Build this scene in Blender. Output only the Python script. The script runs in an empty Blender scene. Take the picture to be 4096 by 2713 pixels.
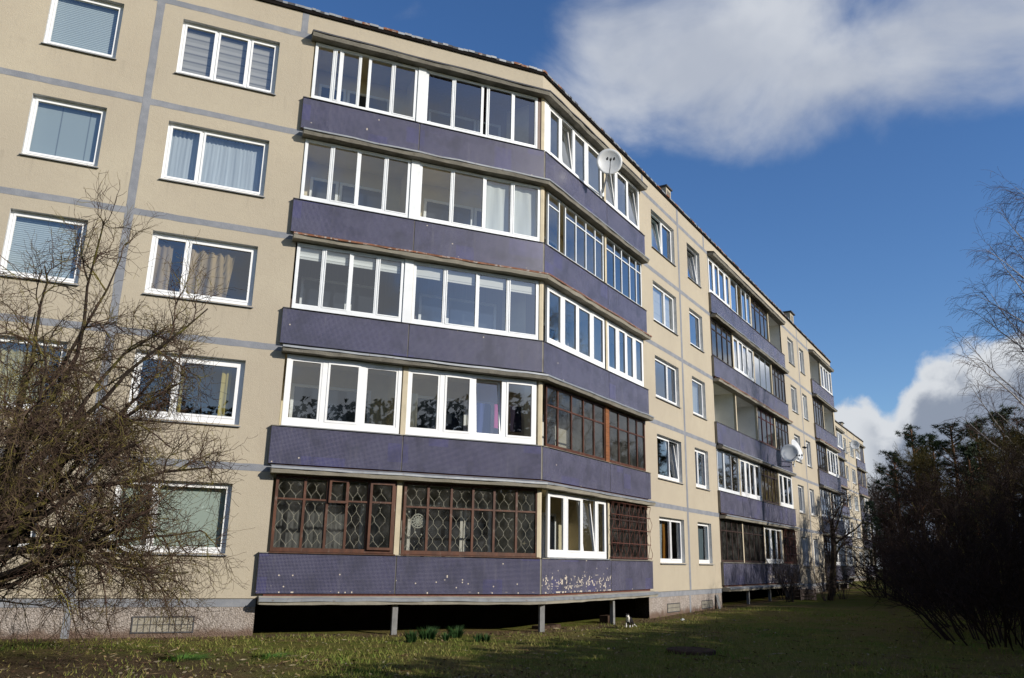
import bpy, math, random
import numpy as np
from mathutils import Vector, Matrix
from mathutils import noise as mnoise

R = random.Random(11)
RAD = math.radians
scene = bpy.context.scene
COL = scene.collection

# ------------------------------------------------------------------ frames
BETA = 0.61683460
TB2 = math.tan(BETA / 2)
H = 2.7
ZP = 14.2
tB = (math.cos(BETA), math.sin(BETA))
nB = (math.sin(BETA), -math.cos(BETA))
CAM = Vector((-8.4909, -18.4997, 0.8722))


def W(T, u, n, z):
    if T == 'A':
        return (u, -n, z)
    if T == 'C':
        n = n - 4.4
    return (u * tB[0] + n * nB[0], u * tB[1] + n * nB[1], z)


def ground_z(x, y):
    b = -0.74
    if x > 0:
        b -= 0.05 * min(1, x / 5)
    if x > 5:
        b += 0.0145 * min(x - 5, 26)
    return b


# ------------------------------------------------------------------ materials
MATS = {}


class NT:
    def __init__(s, tree):
        s.t = tree

    def n(s, typ, **kw):
        nd = s.t.nodes.new(typ)
        ins = kw.pop('ins', {})
        for k, v in kw.items():
            setattr(nd, k, v)
        for k, v in ins.items():
            s.set(nd, k, v)
        return nd

    def set(s, nd, k, v):
        sock = nd.inputs[k]
        if isinstance(v, bpy.types.NodeSocket):
            s.t.links.new(v, sock)
        else:
            if isinstance(v, (tuple, list)) and len(v) == 3 and sock.type == 'RGBA':
                v = (*v, 1)
            sock.default_value = v

    def math(s, op, a, b=0.0, c=None, clamp=False):
        nd = s.n('ShaderNodeMath', operation=op, use_clamp=clamp)
        s.set(nd, 0, a)
        s.set(nd, 1, b)
        if c is not None:
            s.set(nd, 2, c)
        return nd.outputs[0]

    def mix(s, f, a, b, mode='MIX'):
        nd = s.n('ShaderNodeMix', data_type='RGBA', blend_type=mode)
        s.set(nd, 0, f)
        s.set(nd, 6, a)
        s.set(nd, 7, b)
        return nd.outputs[2]

    def noise(s, vec, scale, detail=4, rough=.5, dist=0.0):
        nd = s.n('ShaderNodeTexNoise', ins={'Scale': scale, 'Detail': detail, 'Roughness': rough, 'Distortion': dist})
        if vec is not None:
            s.set(nd, 'Vector', vec)
        return nd.outputs[0]

    def smooth(s, v, a, b):
        nd = s.n('ShaderNodeMapRange', interpolation_type='SMOOTHSTEP')
        s.set(nd, 0, v)
        s.set(nd, 1, a)
        s.set(nd, 2, b)
        return nd.outputs[0]

    def scalev(s, vec, sc):
        nd = s.n('ShaderNodeVectorMath', operation='MULTIPLY')
        s.set(nd, 0, vec)
        nd.inputs[1].default_value = sc
        return nd.outputs[0]


def new_mat(name):
    m = bpy.data.materials.new(name)
    m.use_nodes = True
    m.node_tree.nodes.clear()
    nt = NT(m.node_tree)
    out = nt.n('ShaderNodeOutputMaterial')
    MATS[name] = m
    return m, nt, out


def principled(nt, out, col, rough=.8, spec=.3, metal=0.0, bump=None, bstr=.3, bdist=.02):
    p = nt.n('ShaderNodeBsdfPrincipled')
    nt.set(p, 'Base Color', col)
    nt.set(p, 'Roughness', rough)
    nt.set(p, 'Metallic', metal)
    nt.set(p, 'Specular IOR Level', spec)
    if bump is not None:
        b = nt.n('ShaderNodeBump', ins={'Strength': bstr, 'Distance': bdist})
        nt.set(b, 'Height', bump)
        nt.set(p, 'Normal', b.outputs[0])
    nt.t.links.new(p.outputs[0], out.inputs[0])
    return p


def wallco(nt):
    return nt.n('ShaderNodeAttribute', attribute_name='wallco').outputs['Vector']


def objco(nt):
    return nt.n('ShaderNodeTexCoord').outputs['Object']


def simple(name, col, rough=.7, spec=.3, metal=0.0, var=.25, scale=6, bump=.0, bscale=60, dark=None, stretch=(1, 1, 1), thr=(.5, .75), coord=objco):
    m, nt, out = new_mat(name)
    v = nt.scalev(coord(nt), stretch)
    nz = nt.noise(v, scale, 6, .6)
    f = nt.n('ShaderNodeMapRange', ins={1: .3, 2: .7, 3: 1 - var, 4: 1 + var * .6})
    nt.set(f, 0, nz)
    c = nt.mix(1.0, col, f.outputs[0], 'MULTIPLY')
    if dark:
        n2 = nt.noise(v, scale * 2.3, 8, .7)
        c = nt.mix(nt.smooth(n2, *thr), c, dark)
    bm = None
    if bump:
        bm = nt.noise(coord(nt), bscale, 5, .6)
    principled(nt, out, c, rough, spec, metal, bm, bump, .02)
    return m


def build_materials():
    # roughcast plaster
    m, nt, out = new_mat('plaster')
    v = wallco(nt)
    big = nt.noise(v, .35, 5, .6)
    mid = nt.noise(v, 4, 6, .65)
    fine = nt.noise(v, 26, 5, .7)
    c = nt.mix(nt.smooth(big, .35, .7), (.41, .356, .272), (.456, .40, .302))
    c = nt.mix(nt.math('MULTIPLY', nt.smooth(mid, .45, .75), .3), c, (.37, .315, .24))
    streak = nt.noise(nt.scalev(v, (2.2, 1, .18)), 2.0, 6, .6)
    c = nt.mix(nt.math('MULTIPLY', nt.smooth(streak, .56, .78), .4), c, (.33, .28, .215))
    c = nt.mix(nt.math('MULTIPLY', nt.smooth(fine, .60, .72), .4), c, (.33, .27, .18))
    sp = nt.n('ShaderNodeSeparateXYZ')
    nt.set(sp, 0, v)
    pc = nt.n('ShaderNodeCombineXYZ')
    nt.set(pc, 0, nt.math('FLOOR', nt.math('DIVIDE', nt.math('ADD', sp.outputs[0], 9.92), 3.3)))
    nt.set(pc, 1, nt.math('FLOOR', nt.math('DIVIDE', sp.outputs[2], 2.7)))
    wp_ = nt.n('ShaderNodeTexWhiteNoise', noise_dimensions='2D')
    nt.set(wp_, 0, pc.outputs[0])
    c = nt.mix(nt.math('MULTIPLY', wp_.outputs[0], .22), c, (.36, .325, .26))
    run = nt.noise(nt.scalev(v, (7, 1, .35)), 1.0, 6, .7)
    zl = nt.math('MULTIPLY', nt.math('FRACT', nt.math('DIVIDE', sp.outputs[2], 2.7)), 2.7)
    below = nt.math('MULTIPLY', nt.smooth(zl, .25, .87), nt.math('LESS_THAN', zl, .89))
    c = nt.mix(nt.math('MULTIPLY', nt.math('MULTIPLY', nt.smooth(run, .5, .72), below), .5), c, (.27, .235, .185))
    h = nt.math('ADD', nt.noise(v, 55, 4, .7), nt.math('MULTIPLY', nt.noise(v, 14, 4, .7), .8))
    principled(nt, out, c, .95, .1, 0, h, .5, .018)
    # painted joint
    m, nt, out = new_mat('joint_paint')
    v = wallco(nt)
    c = nt.mix(nt.smooth(nt.noise(v, 3, 6, .65), .35, .7), (.198, .208, .23), (.258, .266, .285))
    c = nt.mix(nt.math('MULTIPLY', nt.smooth(nt.noise(v, 22, 5, .7), .6, .72), .4), c, (.22, .22, .23))
    principled(nt, out, c, .9, .15, 0, nt.noise(v, 45, 4, .7), .5, .015)
    # pebble dash plinth
    m, nt, out = new_mat('pebble_dash')
    v = wallco(nt)
    vor = nt.n('ShaderNodeTexVoronoi', ins={'Scale': 38.0})
    nt.set(vor, 'Vector', v)
    c = nt.mix(nt.math('MULTIPLY', vor.outputs['Color'], 1.0), (.16, .135, .115), (.46, .41, .37))
    c = nt.mix(nt.smooth(nt.noise(v, 1.2, 5, .6), .4, .8), c, (.27, .225, .19))
    sep = nt.n('ShaderNodeSeparateXYZ')
    nt.set(sep, 0, v)
    splash = nt.math('ADD', sep.outputs[2], nt.math('MULTIPLY', nt.noise(v, 3, 5, .6), .35))
    c = nt.mix(nt.smooth(splash, -.34, -.52), c, (.15, .105, .08))
    hh = nt.math('SUBTRACT', 1.0, vor.outputs['Distance'])
    principled(nt, out, c, .95, .1, 0, hh, .8, .02)
    # mosaic tiles
    m, nt, out = new_mat('mosaic')
    v = wallco(nt)
    wear = nt.n('ShaderNodeAttribute', attribute_name='wear').outputs['Fac']
    sep = nt.n('ShaderNodeSeparateXYZ')
    nt.set(sep, 0, v)
    P = 1 / .0285
    cu = nt.math('MULTIPLY', sep.outputs[0], P)
    cz = nt.math('MULTIPLY', sep.outputs[2], P)
    fu = nt.math('FRACT', cu)
    fz = nt.math('FRACT', cz)
    iu = nt.math('FLOOR', cu)
    iz = nt.math('FLOOR', cz)
    cell = nt.n('ShaderNodeCombineXYZ')
    nt.set(cell, 0, iu)
    nt.set(cell, 1, iz)
    wn = nt.n('ShaderNodeTexWhiteNoise', noise_dimensions='2D')
    nt.set(wn, 0, cell.outputs[0])
    sheet = nt.n('ShaderNodeCombineXYZ')
    nt.set(sheet, 0, nt.math('FLOOR', nt.math('DIVIDE', iu, 17.0)))
    nt.set(sheet, 1, nt.math('FLOOR', nt.math('DIVIDE', iz, 15.0)))
    wn2 = nt.n('ShaderNodeTexWhiteNoise', noise_dimensions='2D')
    nt.set(wn2, 0, sheet.outputs[0])
    c = nt.mix(wn.outputs[0], (.013, .0145, .052), (.030, .030, .088))
    c = nt.mix(nt.math('MULTIPLY', wn2.outputs[0], .8), c, (.036, .038, .082))
    oi = nt.n('ShaderNodeObjectInfo').outputs['Random']
    c = nt.mix(nt.math('MULTIPLY', oi, .32), c, (.036, .036, .062))
    blue = nt.math('GREATER_THAN', wn2.outputs[0], .88)
    c = nt.mix(nt.math('MULTIPLY', blue, .6), c, (.026, .026, .135))
    grime = nt.noise(v, 1.7, 6, .65)
    c = nt.mix(nt.math('MULTIPLY', nt.smooth(grime, .42, .75), .55), c, (.050, .049, .064))
    g1 = nt.math('LESS_THAN', fu, .17)
    g2 = nt.math('LESS_THAN', fz, .17)
    gr = nt.math('MAXIMUM', g1, g2)
    streak = nt.noise(nt.scalev(v, (5.0, 1, .5)), 1.6, 6, .65)
    c = nt.mix(nt.math('MULTIPLY', nt.smooth(streak, .53, .76), .65), c, (.085, .082, .105))
    c = nt.mix(nt.math('MULTIPLY', nt.smooth(streak, .44, .28), .5), c, (.016, .016, .040))
    c = nt.mix(gr, c, nt.mix(nt.smooth(grime, .4, .7), (.215, .205, .25), (.11, .108, .135)))
    # tiles that have fallen off: whole cells, in clusters, more of them on worn panels
    cellsc = nt.scalev(cell.outputs[0], (.2, .2, .2))
    zl = nt.math('MULTIPLY', nt.math('FRACT', nt.math('DIVIDE', sep.outputs[2], 2.7)), 2.7)
    cl = nt.math('ADD', nt.noise(cellsc, 1.0, 3, .6), nt.math('MULTIPLY', nt.math('SUBTRACT', wn.outputs[0], .5), .18))
    lowb = nt.math('MULTIPLY', nt.smooth(nt.math('ABSOLUTE', nt.math('SUBTRACT', zl, .36)), .30, .0), nt.math('MULTIPLY', wear, .22))
    gone = nt.math('GREATER_THAN', nt.math('ADD', nt.math('ADD', cl, lowb), nt.math('MULTIPLY', wear, .12)), .835)
    foot = nt.math('MULTIPLY', nt.math('LESS_THAN', zl, .15), nt.math('GREATER_THAN', nt.math('ADD', nt.noise(cellsc, 1.7, 2, .5), nt.math('MULTIPLY', wear, .22)), .745))
    stray = nt.math('MAXIMUM', foot, nt.math('GREATER_THAN', nt.math('ADD', wn.outputs[0], nt.math('MULTIPLY', wear, .0016)), 1.0001))
    gone = nt.math('MAXIMUM', gone, stray)
    c = nt.mix(gone, c, (.48, .42, .34))
    hgt = nt.math('SUBTRACT', 1.0, nt.math('MAXIMUM', gr, gone))
    rough = nt.math('ADD', .22, nt.math('MULTIPLY', nt.math('MAXIMUM', gr, gone), .6))
    p = principled(nt, out, c, .3, .5, 0, hgt, .6, .003)
    nt.set(p, 'Roughness', rough)
    # glass
    for nm, tint, k in (('glass', (.90, .93, .93), 3.5), ('dusty_glass', (.74, .74, .70), 1.6)):
        m, nt, out = new_mat(nm)
        ge = nt.n('ShaderNodeNewGeometry')
        dp = nt.n('ShaderNodeVectorMath', operation='DOT_PRODUCT')
        nt.set(dp, 0, ge.outputs['Normal'])
        nt.set(dp, 1, ge.outputs['Incoming'])
        sch = nt.math('POWER', nt.math('SUBTRACT', 1.0, nt.math('ABSOLUTE', dp.outputs['Value']), clamp=True), 5.0)
        fr = nt.math('ADD', .05, nt.math('MULTIPLY', sch, .95))
        b = nt.n('ShaderNodeBump', ins={'Strength': .06, 'Distance': .02})
        nt.set(b, 'Height', nt.noise(objco(nt), 1.3, 2, .5))
        f = nt.math('MULTIPLY', fr, k, clamp=True)
        tr = nt.n('ShaderNodeBsdfTransparent', ins={0: (*tint, 1)})
        gl = nt.n('ShaderNodeBsdfGlossy', ins={'Color': (1, 1, 1, 1), 'Roughness': .015})
        nt.set(gl, 'Normal', b.outputs[0])
        mx = nt.n('ShaderNodeMixShader')
        nt.set(mx, 0, f)
        nt.t.links.new(tr.outputs[0], mx.inputs[1])
        nt.t.links.new(gl.outputs[0], mx.inputs[2])
        last = mx.outputs[0]
        if nm == 'dusty_glass':
            df = nt.n('ShaderNodeBsdfDiffuse', ins={0: (.33, .32, .29, 1)})
            mx2 = nt.n('ShaderNodeMixShader')
            nt.set(mx2, 0, nt.math('MULTIPLY', nt.smooth(nt.noise(objco(nt), 2.5, 5, .6), .3, .8), .13))
            nt.t.links.new(last, mx2.inputs[1])
            nt.t.links.new(df.outputs[0], mx2.inputs[2])
            last = mx2.outputs[0]
        nt.t.links.new(last, out.inputs[0])
    simple('reveal_paint', (.52, .53, .53), .85, .15, var=.2, scale=4)
    simple('earth', (.075, .05, .036), 1.0, .05, var=.5, scale=6)
    simple('white_plastic', (.80, .80, .79), .35, .45, var=.06, scale=3)
    simple('white_metal', (.70, .72, .73), .4, .4, var=.10, scale=3)
    simple('grey_metal', (.40, .43, .45), .45, .4, .3, var=.2, scale=5)
    simple('tin', (.23, .245, .26), .55, .4, .2, var=.25, scale=3, dark=(.12, .075, .05), thr=(.55, .72), stretch=(1, 1, 1))
    simple('rusty_tin', (.20, .085, .045), .8, .2, var=.4, scale=5, dark=(.33, .30, .27), thr=(.5, .62))
    simple('dark_tin', (.07, .07, .075), .7, .25, .0, var=.3, scale=5)
    simple('concrete', (.235, .22, .185), .95, .1, var=.25, scale=3, bump=.5, bscale=40, dark=(.12, .10, .08), thr=(.52, .78))
    simple('pale_concrete', (.32, .295, .24), .95, .1, var=.2, scale=3, bump=.4, bscale=40, dark=(.22, .18, .13), thr=(.55, .8))
    simple('post_concrete', (.21, .21, .205), .9, .15, var=.25, scale=8, dark=(.13, .12, .11))
    simple('beige_paint', (.52, .45, .32), .8, .2, var=.15, scale=3, dark=(.36, .29, .2), thr=(.62, .8))
    simple('ceiling_beige', (.70, .61, .42), .8, .2, var=.1, scale=2)
    simple('ceiling_white', (.74, .73, .68), .8, .2, var=.1, scale=2)
    simple('ceiling_yellow', (.78, .76, .20), .8, .2, var=.1, scale=2)
    simple('plum_board', (.085, .05, .055), .5, .3, var=.35, scale=2, stretch=(6, 6, .5))
    simple('walnut_board', (.09, .055, .04), .6, .3, var=.5, scale=2, stretch=(8, 8, .4))
    simple('grey_board', (.40, .39, .35), .8, .2, var=.2, scale=2)
    simple('varnished_wood', (.088, .032, .015), .45, .4, var=.5, scale=5, stretch=(1, 1, .4), dark=(.19, .15, .12), thr=(.56, .74))
    simple('dark_wood', (.045, .027, .022), .5, .4, var=.5, scale=5, dark=(.12, .09, .07), thr=(.58, .75))
    simple('maroon_wood', (.085, .025, .022), .6, .3, var=.4, scale=5)
    simple('slat_wood', (.22, .085, .03), .6, .3, var=.5, scale=3, stretch=(.6, .6, 14))
    simple('rust_iron', (.13, .05, .035), .7, .3, var=.4, scale=14)
    simple('white_iron', (.66, .63, .55), .6, .3, var=.15, scale=10)
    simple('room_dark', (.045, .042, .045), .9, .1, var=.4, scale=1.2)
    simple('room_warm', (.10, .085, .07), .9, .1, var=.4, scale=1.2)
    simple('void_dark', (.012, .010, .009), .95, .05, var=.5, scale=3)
    # soft goods
    def cloth(name, col, fold=9, var=.35, transl=.25):
        m, nt, out = new_mat(name)
        v = nt.scalev(objco(nt), (fold, fold, .25))
        nz = nt.noise(v, 1.0, 4, .55)
        f = nt.n('ShaderNodeMapRange', ins={1: .3, 2: .7, 3: 1 - var, 4: 1.1})
        nt.set(f, 0, nz)
        c = nt.mix(1.0, col, f.outputs[0], 'MULTIPLY')  # vertical streaks put fold shading into the cloth colour
        d = nt.n('ShaderNodeBsdfDiffuse')
        nt.set(d, 0, c)
        t = nt.n('ShaderNodeBsdfTranslucent')
        nt.set(t, 0, c)
        mx = nt.n('ShaderNodeMixShader', ins={0: transl})
        nt.t.links.new(d.outputs[0], mx.inputs[1])
        nt.t.links.new(t.outputs[0], mx.inputs[2])
        nt.t.links.new(mx.outputs[0], out.inputs[0])
    cloth('sheer_cloth', (.60, .65, .68), 9, .2)
    cloth('dim_cloth', (.22, .23, .24), 9, .5)
    cloth('white_cloth', (.72, .74, .70), 5, .15)
    cloth('tan_cloth', (.50, .37, .20), 4, .55)
    cloth('orange_cloth', (.55, .25, .05), 8, .4)
    cloth('lightblue_cloth', (.36, .46, .52), 9, .3)
    cloth('teal_reflection', (.22, .42, .42), 8, .3)
    cloth('yellow_cloth', (.55, .45, .15), 8, .4)
    cloth('pink_cloth', (.50, .10, .26), 6, .3)
    cloth('blue_cloth', (.07, .09, .22), 6, .3)
    cloth('dark_cloth', (.05, .04, .06), 6, .3)
    def blind(name, col, per, depth, vert=False):
        m, nt, out = new_mat(name)
        sep = nt.n('ShaderNodeSeparateXYZ')
        nt.set(sep, 0, wallco(nt))
        f = nt.math('FRACT', nt.math('MULTIPLY', sep.outputs[0 if vert else 2], 1 / per))
        tri = nt.math('ABSOLUTE', nt.math('SUBTRACT', nt.math('MULTIPLY', f, 2.0), 1.0))
        c = nt.mix(nt.smooth(tri, 1 - depth, 1.0), col, tuple(x * .45 for x in col))
        principled(nt, out, c, .7, .2, 0, tri if per < .25 else None, .4, per * .3)
    blind('venetian_blind', (.46, .53, .55), .045, .75)
    blind('zebra_blind', (.38, .36, .33), .21, .35)
    blind('vertical_blind', (.30, .35, .36), .55, .08, True)
    blind('plain_blind', (.42, .48, .42), .60, .02)
    blind('white_blind', (.70, .71, .69), .13, .25)
    blind('cream_blind', (.62, .60, .54), .45, .06)
    blind('olive_blind', (.22, .16, .05), .5, .1, True)
    blind('grey_blind', (.42, .45, .46), .9, .04, True)
    simple('dish_metal', (.62, .63, .63), .4, .4, .1, var=.1, scale=3)
    simple('black_plastic', (.03, .03, .032), .5, .4)
    # vegetation
    m, nt, out = new_mat('bark')
    v = objco(nt)
    c = nt.mix(nt.smooth(nt.noise(v, 5, 6, .6), .35, .7), (.026, .019, .015), (.058, .043, .032))
    c = nt.mix(nt.math('MULTIPLY', nt.smooth(nt.noise(v, 3.0, 5, .65), .50, .66), .75), c, (.14, .125, .03))
    principled(nt, out, c, .9, .1)
    m, nt, out = new_mat('twig_bark')
    v = objco(nt)
    c = nt.mix(nt.smooth(nt.noise(v, 4, 4, .6), .4, .65), (.052, .032, .025), (.092, .064, .043))
    c = nt.mix(nt.math('MULTIPLY', nt.smooth(nt.noise(v, 2.6, 5, .65), .50, .66), .7), c, (.21, .185, .04))
    principled(nt, out, c, .9, .1)
    simple('reddish_twig', (.028, .018, .015), .9, .1, var=.5, scale=3)
    simple('grey_twig', (.060, .046, .040), .9, .1, var=.4, scale=2)
    simple('olive_twig', (.062, .050, .016), .9, .1, var=.5, scale=1)
    simple('birch_bark', (.36, .33, .30), .8, .2, var=.25, scale=4, dark=(.06, .05, .045), thr=(.58, .66))
    simple('birch_twig', (.085, .058, .052), .9, .1, var=.3, scale=2)
    simple('pine_bark', (.16, .085, .05), .95, .1, var=.4, scale=4)
    for nm, a, b in (('pine_needles', (.012, .026, .011), (.030, .048, .016)), ('daffodil_leaf', (.018, .045, .012), (.036, .088, .020)), ('weed_leaf', (.035, .085, .012), (.06, .13, .02)), ('evergreen_leaf', (.012, .03, .012), (.03, .055, .02))):
        m, nt, out = new_mat(nm)
        c = nt.mix(nt.smooth(nt.noise(objco(nt), .9 if 'pine' in nm else 6, 5, .65), .35, .68), a, b)
        principled(nt, out, c, .7, .2)
    # ground
    m, nt, out = new_mat('lawn')
    v = objco(nt)
    n1 = nt.noise(v, .33, 6, .62)
    n2 = nt.noise(v, 2.2, 7, .68)
    n3 = nt.noise(v, 14, 6, .7)
    c = nt.mix(nt.smooth(n2, .36, .64), (.125, .108, .032), (.092, .118, .018))
    c = nt.mix(nt.math('MULTIPLY', nt.smooth(nt.noise(v, .8, 5, .6), .55, .72), .75), c, (.055, .100, .012))
    c = nt.mix(nt.math('MULTIPLY', nt.smooth(n1, .47, .62), .85), c, (.145, .108, .045))
    c = nt.mix(nt.smooth(n3, .54, .74), c, (.175, .135, .065))
    c = nt.mix(nt.math('MULTIPLY', nt.smooth(nt.noise(v, 7, 6, .7), .55, .68), .7), c, (.040, .024, .016))
    # bare soil under the orchard tree and along the wall foot
    geo = nt.n('ShaderNodeNewGeometry').outputs['Position']
    dv = nt.n('ShaderNodeVectorMath', operation='DISTANCE')
    nt.set(dv, 0, nt.scalev(geo, (1, 1, 0)))
    dv.inputs[1].default_value = (-9.3, -5.0, 0)
    soil = nt.smooth(nt.math('ADD', dv.outputs['Value'], nt.math('MULTIPLY', nt.noise(v, 1.1, 6, .65), 3.0)), 5.0, 2.6)
    c = nt.mix(nt.math('MULTIPLY', soil, .88), c, nt.mix(n3, (.045, .027, .018), (.11, .075, .05)))
    wornm = nt.n('ShaderNodeAttribute', attribute_name='bare').outputs['Fac']
    c = nt.mix(nt.math('MULTIPLY', nt.smooth(nt.math('ADD', wornm, nt.math('MULTIPLY', nt.math('SUBTRACT', n2, .5), 1.4)), .4, .7), .8), c, nt.mix(n3, (.07, .042, .028), (.17, .115, .07)))
    h = nt.math('ADD', n3, nt.noise(v, 45, 4, .7))
    principled(nt, out, c, 1.0, .05, 0, h, .8, .05)
    m, nt, out = new_mat('grass_blade')
    tone = nt.n('ShaderNodeAttribute', attribute_name='tone').outputs['Fac']
    c = nt.mix(nt.smooth(tone, .25, .75), (.20, .172, .055), (.125, .155, .028))
    c = nt.mix(nt.smooth(tone, .78, 1.0), c, (.085, .165, .024))
    principled(nt, out, c, .8, .15)


build_materials()


# ------------------------------------------------------------------ mesh builder
class MB:
    def __init__(s, T='A', tf=None):
        s.T = T
        s.v = []
        s.w = []
        s.f = []
        s.m = []
        s.wear = []
        s.tf = tf
        s.cw = 0.0

    def p(s, u, n, z, T=None):
        if s.tf:
            u, n, z = s.tf(u, n, z)
        s.v.append(W(T or s.T, u, n, z))
        s.w.append((u, n, z))
        s.wear.append(s.cw)
        return len(s.v) - 1

    def raw(s, co):
        s.v.append(tuple(co))
        s.w.append(tuple(co))
        s.wear.append(s.cw)
        return len(s.v) - 1

    def face(s, idx, m=0):
        s.f.append(tuple(idx))
        s.m.append(m)

    def box(s, u0, u1, n0, n1, z0, z1, m=0, front=None, mit=0, skip=''):
        """mit: +1 right end mitred to the corner (wall A), -1 left end mitred (wall B)"""
        def uu(a, n, side):
            if mit == 1 and side == 1:
                return a + n * TB2
            if mit == -1 and side == 0:
                return a - n * TB2
            return a
        i = [s.p(uu(u0, n, 0) if k == 0 else uu(u1, n, 1), n, z) for z in (z0, z1) for n in (n0, n1) for k in (0, 1)]
        # 0:l,n0 1:r,n0 2:l,n1 3:r,n1 ; +4 upper
        fm = m if front is None else front
        for key, q, mm in (('f', (2, 3, 7, 6), fm), ('b', (1, 0, 4, 5), m), ('l', (0, 2, 6, 4), m), ('r', (3, 1, 5, 7), m), ('t', (6, 7, 5, 4), m), ('d', (0, 1, 3, 2), m)):
            if key not in skip:
                s.face([i[k] for k in q], mm)

    def frame(s, u0, u1, z0, z1, n0, n1, w, m=0, wb=None):
        wb = wb or w
        s.box(u0, u0 + w, n0, n1, z0, z1, m)
        s.box(u1 - w, u1, n0, n1, z0, z1, m)
        s.box(u0 + w, u1 - w, n0, n1, z0, z0 + wb, m)
        s.box(u0 + w, u1 - w, n0, n1, z1 - w, z1, m)

    def quad(s, u0, u1, z0, z1, n, m=0):
        a = [s.p(u0, n, z0), s.p(u1, n, z0), s.p(u1, n, z1), s.p(u0, n, z1)]
        s.face(a, m)

    def build(s, name, mats, parent=None, smooth=False):
        me = bpy.data.meshes.new(name)
        me.from_pydata(s.v, [], s.f)
        for mm in (mats if isinstance(mats, (list, tuple)) else [mats]):
            me.materials.append(MATS[mm])
        me.polygons.foreach_set('material_index', s.m)
        if smooth:
            me.polygons.foreach_set('use_smooth', [True] * len(s.f))
        at = me.attributes.new('wallco', 'FLOAT_VECTOR', 'POINT')
        at.data.foreach_set('vector', [c for w in s.w for c in w])
        if any(s.wear):
            at = me.attributes.new('wear', 'FLOAT', 'POINT')
            at.data.foreach_set('value', s.wear)
        me.update()
        o = bpy.data.objects.new(name, me)
        COL.objects.link(o)
        if parent:
            o.parent = parent
        return o


def tube(mb, pts, rad, sides=4, m=0, cap=False):
    """tapered tube along world points"""
    k = len(pts)
    prev = None
    ref = Vector((.31, .17, .93))
    for i in range(k):
        a = pts[max(i - 1, 0)]
        b = pts[min(i + 1, k - 1)]
        d = (b - a)
        if d.length < 1e-9:
            d = Vector((0, 0, 1))
        d.normalize()
        x = d.cross(ref)
        if x.length < 1e-3:
            x = d.cross(Vector((1, 0, 0)))
        x.normalize()
        y = d.cross(x)
        ring = []
        for j in range(sides):
            t = 2 * math.pi * j / sides
            ring.append(mb.raw(pts[i] + (x * math.cos(t) + y * math.sin(t)) * rad[i]))
        if prev:
            for j in range(sides):
                mb.face((prev[j], prev[(j + 1) % sides], ring[(j + 1) % sides], ring[j]), m)
        elif cap:
            mb.face(ring[::-1], m)
        prev = ring
    if cap:
        mb.face(prev, m)


def empty(name, loc, label=None, cat=None, group=None):
    o = bpy.data.objects.new(name, None)
    COL.objects.link(o)
    o.location = loc
    o.empty_display_size = .2
    if label:
        tag(o, label, cat, group)
    return o


def tag(o, label, cat, group=None):
    o['label'] = label
    o['category'] = cat
    if group:
        o['group'] = group
    return o


def adopt(root):
    """children were built in world coordinates: keep them there"""
    inv = Matrix.Translation(root.location).inverted()
    for c in root.children:
        c.matrix_parent_inverse = inv
    return root


# ------------------------------------------------------------------ apartment building
BLD = empty('apartment_building', (0, 0, 0), 'five storey beige panel block with violet tiled balconies bending away across the picture', 'building')
FAR = empty('apartment_building', (0, 0, 0), 'more distant beige block peeping out behind the end of the long facade', 'building')


def root_of(T):
    return FAR if T == 'C' else BLD


def wall_grid(mb, us, zs, holes, depth=.25):
    """front face with holes, and a reveal round each hole"""
    us = sorted(set([round(u, 4) for u in us] + [round(h[i], 4) for h in holes for i in (0, 1)]))
    zs = sorted(set([round(z, 4) for z in zs] + [round(h[i], 4) for h in holes for i in (2, 3)]))
    for a, b in zip(us, us[1:]):
        for c, d in zip(zs, zs[1:]):
            mu, mz = (a + b) / 2, (c + d) / 2
            if any(h[0] < mu < h[1] and h[2] < mz < h[3] for h in holes):
                continue
            mb.quad(a, b, c, d, 0.0)
    for u0, u1, z0, z1, dp in holes:
        if not dp:
            continue
        for q in (((u0, 0, z0), (u0, 0, z1), (u0, -dp, z1), (u0, -dp, z0)), ((u1, 0, z1), (u1, 0, z0), (u1, -dp, z0), (u1, -dp, z1)),
                  ((u0, 0, z1), (u1, 0, z1), (u1, -dp, z1), (u0, -dp, z1)), ((u1, 0, z0), (u0, 0, z0), (u0, -dp, z0), (u1, -dp, z0))):
            mb.face([mb.p(*c) for c in q], 2)


def strip(mb, u0, u1, z0, z1, n, m, along='u', jit=.007, step=.22):
    """hand painted strip with wavering edges, a few mm proud of the wall"""
    L = (u1 - u0) if along == 'u' else (z1 - z0)
    k = max(1, int(L / step))
    pr = None
    for i in range(k + 1):
        t = i / k
        j0, j1 = R.uniform(-jit, jit), R.uniform(-jit, jit)
        if along == 'u':
            a = mb.p(u0 + L * t, n, z0 + j0)
            b = mb.p(u0 + L * t, n, z1 + j1)
        else:
            a = mb.p(u1 + j0, n, z0 + L * t)
            b = mb.p(u0 + j1, n, z0 + L * t)
        if pr:
            mb.face((pr[0], a, b, pr[1]), m)
        pr = (a, b)


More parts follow.
